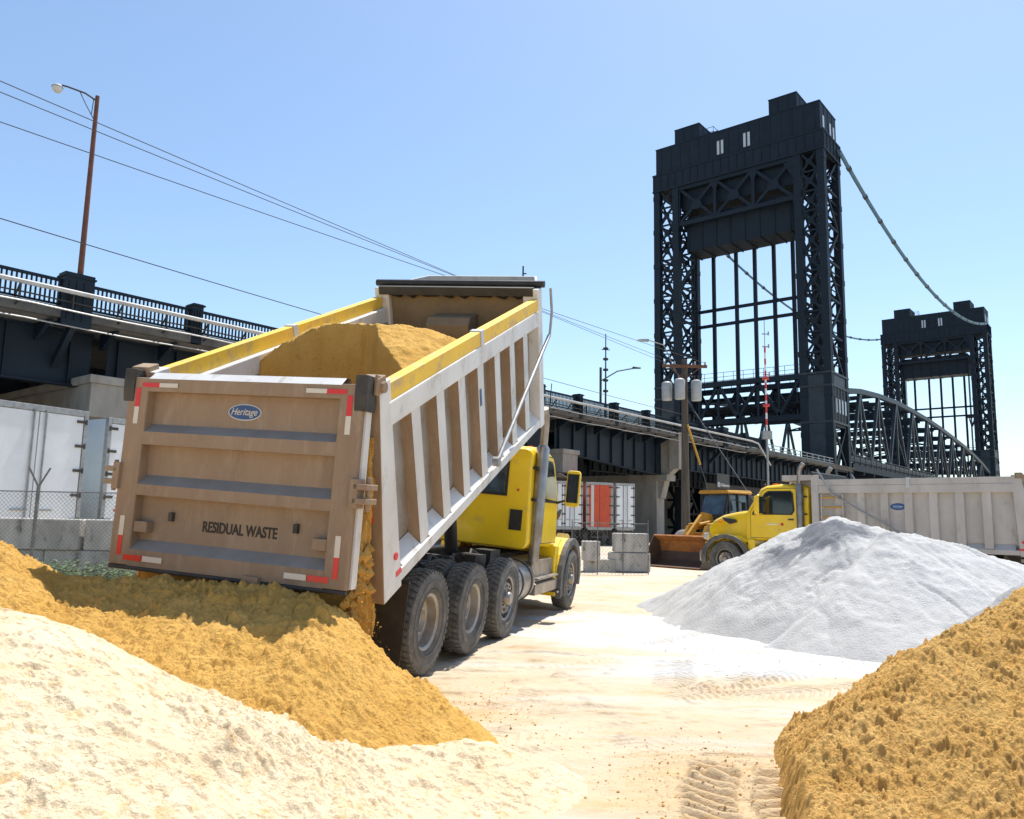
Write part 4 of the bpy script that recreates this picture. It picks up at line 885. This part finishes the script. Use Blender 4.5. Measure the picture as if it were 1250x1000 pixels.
for (a, za), (b, zb) in zip(nodes[:-1], nodes[1:]): m.bar((a, 1.2, za), (b, 22.6, zb), .25); m.bar((b, 1.2, zb), (a, 22.6, za), .25); m.bar(((a+b)/2, 1.2, (za+zb)/2-1.2), ((a+b)/2, 22.6, (za+zb)/2-1.2), .28); m.bar((a, 1.2, za-2.2), (a, 12, za), .2); m.bar((a, 22.6, za-2.2), (a, 12, za), .2)
m.build('sway_bracing', M['steel'], SP)
m = MB(); m.b2(7.6, 124, 1.6, 22.2, 8.9, 9.4)
for q in np.arange(8, 124, 5): m.b2(q, q+.4, .2, 23.6, 8.3, 9.2)
m.b2(7.6, 124, .0, .25, 8.7, 9.7); m.build('floor', M['steel'], SP)
m = MB()
for z in (10.2, 10.7): m.b2(7.6, 124, -.1, -.02, z, z+.08)
for q in np.arange(8, 124, 2.6): m.b2(q, q+.1, -.12, -.02, 9.5, 10.75)
m.build('walkway_railing', M['steel_side'], SP)
# catenary conduits between tower tops
def catenary(t, label):
    s0, s1 = (5.5, 121.5) if t < 5 else (7, 125); m = MB(); pts = [(s0+(s1-s0)*k/60, t, 51.6-6.6*(1-(2*k/60-1)**2)) for k in range(61)]
    o = m.tube(pts, .28 if t < 5 else .2, 8).build('catenary_conduit', M['cable'], None, smooth=True); o.matrix_world = BM; tag(o, label, 'cable')
    for k in range(2, 60, 4): a = Vector(pts[k]); b = Vector(pts[k+1]); c = a.lerp(b, .3); MB().tube([a, c], .36 if t < 5 else .3, 8).build('conduit_clamp', M['black'], o)
catenary(-.4, 'pale blue conduit sagging between the tower tops with dark clamps, in front of the sky')
catenary(25, 'thin dark conduit sagging between the tower tops on the far side of the bridge')
# masts, lamps
LP = empty('street_lamp', BM @ Matrix.Translation((-88.4, -.1, 10.2))); tag(LP, 'tall rusty street lamp on the bridge railing at the left', 'street lamp')
MB().tube([(0, 0, 0), (0, 0, 7.15)], [.105, .075], 12).build('pole', M['rust'], LP, smooth=True)
MB().tube([(0, 0, 6.95), (-.35, .25, 7.2), (-.85, .65, 7.38), (-1.0, .75, 7.40)], .035, 8).tube([(0, 0, 6.1), (-.3, .22, 6.75), (-.5, .38, 7.25)], .018, 6).tube([(-.1, .07, 7.0), (-.12, .1, 6.4)], .015, 6).build('arm', M['frame'], LP, smooth=True)
MB().lathe([(0, .10), (.12, .08), (.2, 0), (.2, -.04)], (-1.12, .85, 7.32), 18, axis='z').build('lamp_head', M['trans'], LP, smooth=True)
MB().lathe([(.19, -.04), (.17, -.14), (.1, -.22), (0, -.25)], (-1.12, .85, 7.32), 18, axis='z').build('lamp_glass', M['lampgl'], LP, smooth=True)
LP2 = empty('street_lamp', BM @ Matrix.Translation((-52.5, .2, 10.0))); tag(LP2, 'small dark lamp with curved arm on the viaduct between truck and utility pole', 'street lamp')
MB().tube([(0, 0, 0), (0, 0, 2.6)], .09, 8).build('pole', M['black'], LP2)
MB().tube([(0, 0, 1.6), (1.0, -.8, 2.4), (2.2, -1.6, 2.75)], .05, 6).build('arm', M['black'], LP2)
MB().loft([(0, .12, .1, -.08, .08, .03), (.6, .1, .06, -.04, .06, .02)], 4).xf(Matrix.Translation((2.0, -1.5, 2.75)) @ Matrix.Rotation(-.65, 4, 'Z')).build('lamp_head', M['black'], LP2)
MS = empty('mast', BM @ Matrix.Translation((-51.2, .6, 9))); tag(MS, 'thin dark antenna mast standing behind the viaduct lamp post', 'mast')
m = MB().tube([(0, 0, 0), (0, 0, 6.4)], [.09, .04], 6)
for k in range(5): m.b2(-.14, .14, -.14, .14, 2+k*.8, 2.16+k*.8); m.bar((-.25, .2, 5.2), (.25, -.2, 5.2), .05)
m.build('pole', M['black'], MS)
MS = empty('mast', Matrix.Translation((.55, 50, 4))); tag(MS, 'short thin aerial showing above the raised dump body', 'mast')
m = MB().tube([(0, 0, -4), (0, 0, 14.0)], .06, 6); m.bar((-.02, 0, 13.5), (.22, 0, 13.5), .07); m.bar((-.2, 0, 12.9), (.2, 0, 12.9), .05); m.build('pole', M['black'], MS)
AN = empty('antenna_mast', Matrix.Translation((19.5, 60, 0))); tag(AN, 'slim red and white banded antenna mast in front of the nearer lift tower', 'antenna mast')
m = MB()
for k in range(14): m.tube([(0, 0, 8.6+k*.47), (0, 0, 9.07+k*.47)], .075, 8, k % 2)
for z in (10.5, 12.6): m.tube([(0, 0, z), (0, 0, z+.18)], .26, 8, 1)
m.build('banded_pole', [M['signw'], M['redband']], AN)
m = MB().tube([(0, 0, 0), (0, 0, 8.6)], .09, 8).tube([(0, 0, 15.1), (0, 0, 17.3)], .03, 6)
for z in (13.0, 15.2, 16.2): m.bar((-.2, 0, z), (.35, 0, z), .07); m.bar((.3, 0, z-.1), (.3, 0, z+.2), .09)
m.b2(-.35, .35, -.2, .2, 8.0, 8.6)
m.build('mast_pole', M['galv'], AN)
# ------------------------------------------------------------------ utility pole and wires
PX, PY = 9.25, 42.0
UP = empty('utility_pole', Matrix.Translation((PX, PY, 0))); tag(UP, 'weathered wooden utility pole with transformers and a crossarm in front of the nearer tower', 'utility pole')
MB().tube([(0, 0, -.2), (.03, 0, 10.35)], [.24, .15], 14).build('pole', M['wood'], UP, smooth=True)
MB().b2(-1.2, 1.2, -.25, -.14, 9.85, 10.0).bar((-.8, -.2, 9.85), (0, -.2, 9.2), .05).bar((.8, -.2, 9.85), (0, -.2, 9.2), .05).build('crossarm', M['woodarm'], UP)
for x in (-1.1, -.55, .55, 1.1): MB().lathe([(0, .2), (.04, .18), (.06, .12), (.04, .1), (.07, .04), (.03, 0), (.03, -.02)], (x, -.195, 10.0), 10, axis='z').build('insulator', M['trans'], UP, smooth=True)
for i, (x, y, sc) in enumerate(((-.95, -.1, .9), (-.35, -.55, 1), (.62, -.15, 1))):
    t = MB().lathe([(0, 1.15*sc), (.18, 1.13*sc), (.26, 1.06*sc), (.28, 1.02*sc), (.27, .06), (.25, .02), (0, 0)], (x, y, 8.05), 22, axis='z').build('transformer', M['trans'], UP, smooth=True)
    MB().tube([(x-.1, y, 8.05+1.1*sc), (x-.1, y, 8.05+1.4*sc)], .03, 8).tube([(x+.1, y, 8.05+1.1*sc), (x+.1, y, 8.05+1.4*sc)], .03, 8).build('bushing', M['frame'], t)
MB().tube([(0, 0, 8.9), (-.5, .2, 9.9), (-1.0, .4, 11.2), (-1.8, .6, 11.5)], .03, 6).build('lamp_arm', M['galv'], UP)
MB().loft([(-.5, .1, .06, -.06, .05, .02), (.1, .12, .1, -.08, .08, .02)], 4).xf(Matrix.Translation((-1.9, .6, 11.5))).build('lamp_head', M['trans'], UP)
def wire(name, a, b, sag, r, m, label, group=None, n=40):
    a = Vector(a); b = Vector(b); pts = [a.lerp(b, k/n)-Vector((0, 0, sag*4*(k/n)*(1-k/n))) for k in range(n+1)]
    o = MB().tube(pts, r, 5).build(name, m, None); tag(o, label, 'cable', group); return o
# distant anchor of the three line wires lies off to the left of the frame
for i, (x0, px, y0, lab) in enumerate(((-1.1, 97, 14.8, 'highest'), (-.55, 112, 15.2, 'second highest'), (1.1, 150, 16.4, 'third highest'))):
    A = Vector((PX+x0, PY-.2, 10.12)); Bp = Vector(((0-625)/964.8*y0*1.02, y0, EYE+8.15+.010*y0)); d = Bp-A; E = A+d*1.35
    wire('power_line', A, E, .10, .010 if i < 2 else .011, M['wire'], lab+' of the four thin wires crossing the sky at the left')
A = Vector((PX-.1, PY-.2, 7.3)); Bp = Vector((-10.0, 15.0, EYE+5.80)); wire('power_line', A, A+(Bp-A)*1.3, .25, .012, M['wire'], 'lowest of the four thin wires crossing the sky at the left')
wire('guy_wire', (PX+.1, PY, 8.2), (11.2, 31.5, .1), .0, .02, M['wire'], 'dark stay wire running down from the utility pole towards the far truck')
g2 = wire('guy_wire', (PX+.1, PY-.1, 6.9), (PX+1.5, PY-2.2, .5), 0, .02, M['wire'], 'stay wire with a yellow guard beside the utility pole')
a = Vector((PX+.1, PY-.1, 6.9)); b = Vector((PX+1.5, PY-2.2, .5)); MB().tube([a.lerp(b, .02), a.lerp(b, .36)], .06, 8).build('guard', M['loader'], g2)
# ------------------------------------------------------------------ trailers
def trailer(x, y, head, L, mats, label, width=2.5, h0=1.15, h1=4.1, doors=True, stripe=False, group='box trailers parked by the viaduct'):
    # local x points forward from the rear doors; origin on the ground under the rear
    r = empty('box_trailer', Matrix.Translation((x, y, 0)) @ Matrix.Rotation(R(90-head), 4, 'Z')); tag(r, label, 'trailer', group)
    w = width/2; m = MB().b2(.06, L, -w, w, h0, h1)
    for q in np.arange(1.2, L, 1.2): m.b2(q-.02, q+.02, -w-.008, w+.008, h0+.1, h1-.08)
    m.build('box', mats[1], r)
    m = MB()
    for s in (-1, 1): m.b2(-.02, .12, s*(w-.09), s*(w+.02), h0-.05, h1+.03)
    m.b2(-.02, .12, -w+.09, w-.09, h1-.12, h1+.03); m.b2(-.02, .12, -w+.09, w-.09, h0-.15, h0+.04)
    m.build('rear_frame', M['galv'], r, bevel=.01)
    for s in (-1, 1):
        d = MB().b2(.0, .055, s*.012, s*(w-.10), h0+.05, h1-.13).build('door', mats[0], r, bevel=.008)
        m = MB()
        if stripe: m.b2(-.012, -.001, s*(w-.16), s*(w-.10), h0+.06, h1-.14)
        else: m.tube([(-.04, s*.15, h0), (-.04, s*.15, h1-.08)], .024, 8)
        (m if not stripe else MB()).b2(-.05, -.01, s*.1, s*.5, h0+.45, h0+.49)
        m.build('lock_rod', M['galv'], d)
        m = MB()
        for k in range(5): z = h0+.2+k*(h1-h0-.5)/4; m.b2(-.03, .0, s*(w-.28), s*(w-.02), z, z+.07); m.b2(-.045, -.03, s*(w-.06), s*(w-.02), z-.03, z+.1)
        m.build('door_hinge', M['frame'], d)
    if stripe: MB().b2(-.012, -.001, .42, .62, h0+.06, h1-.14).build('door_stripe', M['silver'], r)
    for xx in (1.2, 2.45):
        for s in (-1, 1): MB().lathe([(0, -.14), (.5, -.14), (.52, -.08), (.52, .08), (.5, .14), (0, .14)], (xx, s*(w-.25), .52), 24).build('wheel', M['rubber'], r, smooth=True)
    MB().b2(.2, L-.3, -.5, .5, .85, h0-.002).b2(-.01, .08, -w+.3, w-.3, .5, .6).b2(0, .06, -.6, -.52, .55, h0-.16).b2(0, .06, .52, .6, .55, h0-.16).build('underframe', M['frame'], r)
    return r
ax_ = R(20); dxa, dya = math.sin(ax_), math.cos(ax_)
# rear doors face the yard; trailers run away to the left
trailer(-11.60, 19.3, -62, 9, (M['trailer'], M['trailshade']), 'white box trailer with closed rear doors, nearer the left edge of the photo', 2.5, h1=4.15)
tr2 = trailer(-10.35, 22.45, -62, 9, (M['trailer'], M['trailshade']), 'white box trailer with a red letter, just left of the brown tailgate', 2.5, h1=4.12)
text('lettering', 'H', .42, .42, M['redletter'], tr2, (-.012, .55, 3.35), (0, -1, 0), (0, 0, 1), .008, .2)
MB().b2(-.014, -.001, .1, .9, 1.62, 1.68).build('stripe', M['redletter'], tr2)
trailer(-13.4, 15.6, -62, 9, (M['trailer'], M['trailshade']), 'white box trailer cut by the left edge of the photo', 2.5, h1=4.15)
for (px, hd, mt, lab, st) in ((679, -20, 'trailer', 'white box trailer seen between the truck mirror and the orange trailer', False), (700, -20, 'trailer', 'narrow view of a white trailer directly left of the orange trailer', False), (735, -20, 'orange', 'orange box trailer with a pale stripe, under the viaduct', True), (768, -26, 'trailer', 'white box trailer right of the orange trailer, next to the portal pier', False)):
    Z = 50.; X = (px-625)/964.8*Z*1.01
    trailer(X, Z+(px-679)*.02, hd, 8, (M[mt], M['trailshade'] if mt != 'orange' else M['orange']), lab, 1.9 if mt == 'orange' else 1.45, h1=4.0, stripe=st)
# ------------------------------------------------------------------ concrete blocks
def block(x, y, z, l, label, rz=0, h=.6, d=.6, group='stacked concrete blocks'):
    m = MB().b2(-l/2, l/2, -d/2, d/2, 0, h)
    o = m.build('concrete_block', M['block'], None, bevel=.03); o.matrix_world = Matrix.Translation((x, y, z)) @ Matrix.Rotation(rz, 4, 'Z'); tag(o, label, 'concrete block', group); return o
block(-9.35, 16, .86, 1.82, 'stained upper concrete block in front of the white trailers, fully visible left of the tailgate')
block(-11.25, 16, .84, 1.86, 'concrete block at the left edge of the photo, beside the whole stained block', .02)
block(-7.45, 16.05, .86, 1.84, 'concrete block partly hidden by the left edge of the brown tailgate', -.02)
for k, x in enumerate((-11.9, -10.05, -8.2)): block(x, 16.05, .25, 1.83, '%s concrete block of the bottom row behind the weeds' % ('leftmost', 'middle', 'rightmost')[k], 0)
ZB = 26.
def bx(px): return (px-625)/964.8*ZB*1.02
block(bx(720), ZB-.3, 0.35, .55, 'small concrete block standing right of the truck mirror', h=.62)
block(bx(766), ZB, .02, 1.3, 'lower concrete block left of the rusty bucket')
block(bx(768), ZB+.03, .635, 1.1, 'upper concrete block left of the rusty bucket', .03)
block(bx(731), ZB-.1, -.05, 1.0, 'low concrete block lying right of the front wheel', h=.45)
# ------------------------------------------------------------------ fences
def fence(x0, y0, x1, y1, h, label, z0=0, cell=.075, arms=False, npost=3):
    L = math.hypot(x1-x0, y1-y0); r = empty('chain_link_fence', Matrix.Translation((x0, y0, z0)) @ Matrix.Rotation(math.atan2(y1-y0, x1-x0), 4, 'Z')); tag(r, label, 'fence')
    m = MB(); n = int((L+h)/cell)
    for k in range(n):
        u = k*cell; a0, a1 = max(0, u-h), min(L, u)
        if a1 > a0: m.bar((a0, 0, u-a0), (a1, 0, u-a1), .004); m.bar((a0, .004, h-(u-a0)), (a1, .004, h-(u-a1)), .004)
    m.build('wire_mesh', M['galvd'], r)
    for k in range(npost):
        x = L*k/(npost-1); p = MB().tube([(x, .03, 0), (x, .03, h+.1)], .03 if arms else .016, 8)
        if arms: p.bar((x, .03, h+.08), (x-.16, -.03, h+.42), .03); p.bar((x, .03, h+.08), (x+.14, .1, h+.42), .03)
        p.build('post', M['galvd'], r)
    MB().tube([(0, .03, h), (L, .03, h)], .012, 6).build('top_rail', M['galvd'], r)
    return r
fence(-10.6, 13.9, -6.0, 14.0, 1.75, 'chain link fence with forked post in front of the white trailers at left', .2, arms=True)
fence(bx(700)*.92, 24.2, bx(792)*.93, 24.6, 1.6, 'chain link fence in front of the concrete blocks and orange trailer', -.05, cell=.12, npost=4)
def weeds(name, cx, cy, rx, ry, z, n, hgt, label, seed):
    rng = np.random.RandomState(seed); m = MB()
    for k in range(n):
        x = cx+rx*rng.uniform(-1, 1); y = cy+ry*rng.uniform(-1, 1); H = hgt*(.4+.6*rng.rand()); a = rng.rand()*6.28
        for j in range(7):
            t = (j+1)/7; bx_, by_ = x+.06*t*math.cos(a), y+.06*t*math.sin(a); an = rng.rand()*6.28; l = .05+.05*rng.rand(); w = .014+.014*rng.rand()
            d = Vector((math.cos(an), math.sin(an), .3*rng.uniform(-1, 1.5))); s = Vector((-math.sin(an), math.cos(an), .2)); b = Vector((bx_, by_, z+H*t))
            m.add([b, b+d*l*.5+s*w, b+d*l, b+d*l*.5-s*w], [(0, 1, 2, 3)])
    o = m.build(name, M['leaf']); tag(o, label, 'weeds', kind='stuff')
weeds('weeds', -8.6, 14.6, 1.9, .6, .3, 900, .42, 'green weeds growing under the fence in front of the left concrete blocks', 2)
def berm(X, Y): return .32*sst(13, 15, Y)*sst(19, 17, Y)*sst(-5.2, -6.5, X)*sst(-16, -14, X)-.06+.05*fbm(X*1.5, Y*1.5, 44, 3)
o = hfield('verge', np.linspace(-17, -5, 60), np.linspace(12.5, 19.5, 40), berm, M['ground'], {'dust': lambda x, y: x*0+.3, 'gold': lambda x, y: x*0}, floor=lambda X, Y: X*0); tag(o, kind='structure')
# ------------------------------------------------------------------ wheel loader
WL = empty('wheel_loader', Matrix.Translation((8.15, 30.4, 0)) @ Matrix.Rotation(R(-142), 4, 'Z')); tag(WL, 'yellow wheel loader with a rusty bucket and glazed cab behind the far truck', 'wheel loader')
# local x forward (towards the bucket)
m = MB().loft([(-2.6, .55, .5, .8, 1.75, .15), (-2.3, .6, .55, .7, 1.9, .15), (-.6, .6, .55, .7, 1.95, .1), (-.5, .6, .5, .7, 1.6, .1)], 5); m.b2(.1, 1.6, -.45, .45, .6, 1.25); m.build('body', M['loader'], WL, smooth=True)
m = MB().loft([(-.75, .62, .55, 1.2, 2.72, .08), (.45, .62, .55, 1.2, 2.72, .08), (.75, .55, .5, 1.2, 1.9, .06)], 5); cb = m.build('cab', M['glassb'], WL)
m = MB().loft([(-.85, .7, .66, 2.72, 2.86, .05), (.6, .7, .66, 2.72, 2.84, .05)], 5); m.build('cab_roof', M['loader'], cb, smooth=True)
m = MB()
for x in (-.76, -.1, .46):
    for s in (-1, 1): m.bar((x, s*.63, 1.2), (x, s*.57, 2.73), .07)
for s in (-1, 1): m.bar((.46, s*.57, 2.7), (.77, s*.55, 1.4), .06); m.bar((-.76, s*.63, 1.7), (.7, s*.62, 1.7), .05)
m.bar((.76, .55, 1.9), (.76, -.55, 1.9), .05); m.build('cab_pillar', M['black'], cb)
for s in (-1, 1):
    m = MB().bar((.5, s*.38, 1.55), (1.5, s*.42, 1.45), .14, .26).bar((1.5, s*.42, 1.45), (1.93, s*.42, .62), .14, .24); m.build('lift_arm', M['loader'], WL, bevel=.02)
    MB().tube([(.6, s*.38, .9), (1.5, s*.42, 1.2)], .05, 10).build('hydraulic_ram', M['chromed'], WL)
    MB().b2(-.1, -.02, s*.8, s*.98, 2.1, 2.4).bar((.2, s*.6, 2.5), (-.06, s*.88, 2.35), .03).build('mirror', M['black'], WL)
m = MB().bar((.6, 0, 1.75), (1.3, 0, 1.85), .16, .3).bar((1.3, 0, 1.85), (2.1, 0, 1.1), .12, .2).tube([(.6, .12, 1.7), (1.6, .12, 1.55)], .06, 8); m.build('tilt_linkage', M['loader'], WL)
m = MB(); pr = [(3.15, .03), (2.35, .02), (2.05, .2), (1.98, .55), (2.1, .95), (2.45, 1.16), (2.5, 1.12), (2.17, .91), (2.06, .56), (2.12, .24), (2.38, .08), (3.14, .06)]
n_ = len(pr); m.add([(x, -1.3, z) for x, z in pr]+[(x, 1.3, z) for x, z in pr], [tuple(range(n_)), tuple(range(2*n_-1, n_-1, -1))]+[(i, i+n_, (i+1) % n_+n_, (i+1) % n_) for i in range(n_)], [0, 0]+[0]*6+[0, 0, 1, 1, 1, 0])
for s in (-1, 1): m.prism([(3.1, .035), (2.35, .025), (2.06, .2), (1.99, .55), (2.11, .95), (2.45, 1.15), (2.62, .9)], s*1.3, s*1.34, 1)
m.build('bucket', [M['rustb'], M['bucketin']], WL, smooth=False)
for x in (-1.6, 1.15):
    for s in (-1, 1):
        w = MB().lathe([(.25, -.22), (.55, -.24), (.66, -.2), (.68, 0), (.66, .2), (.55, .24), (.25, .22)], (0, 0, 0), 30).build('wheel', M['rubber'], WL, smooth=True); w.matrix_local = Matrix.Translation((x, s*.85, .68))
        MB().lathe([(0, -.1), (.2, -.1), (.26, -.2), (.26, .2), (.2, .1), (0, .1)], (0, 0, 0), 20).build('rim', M['loader'], w)
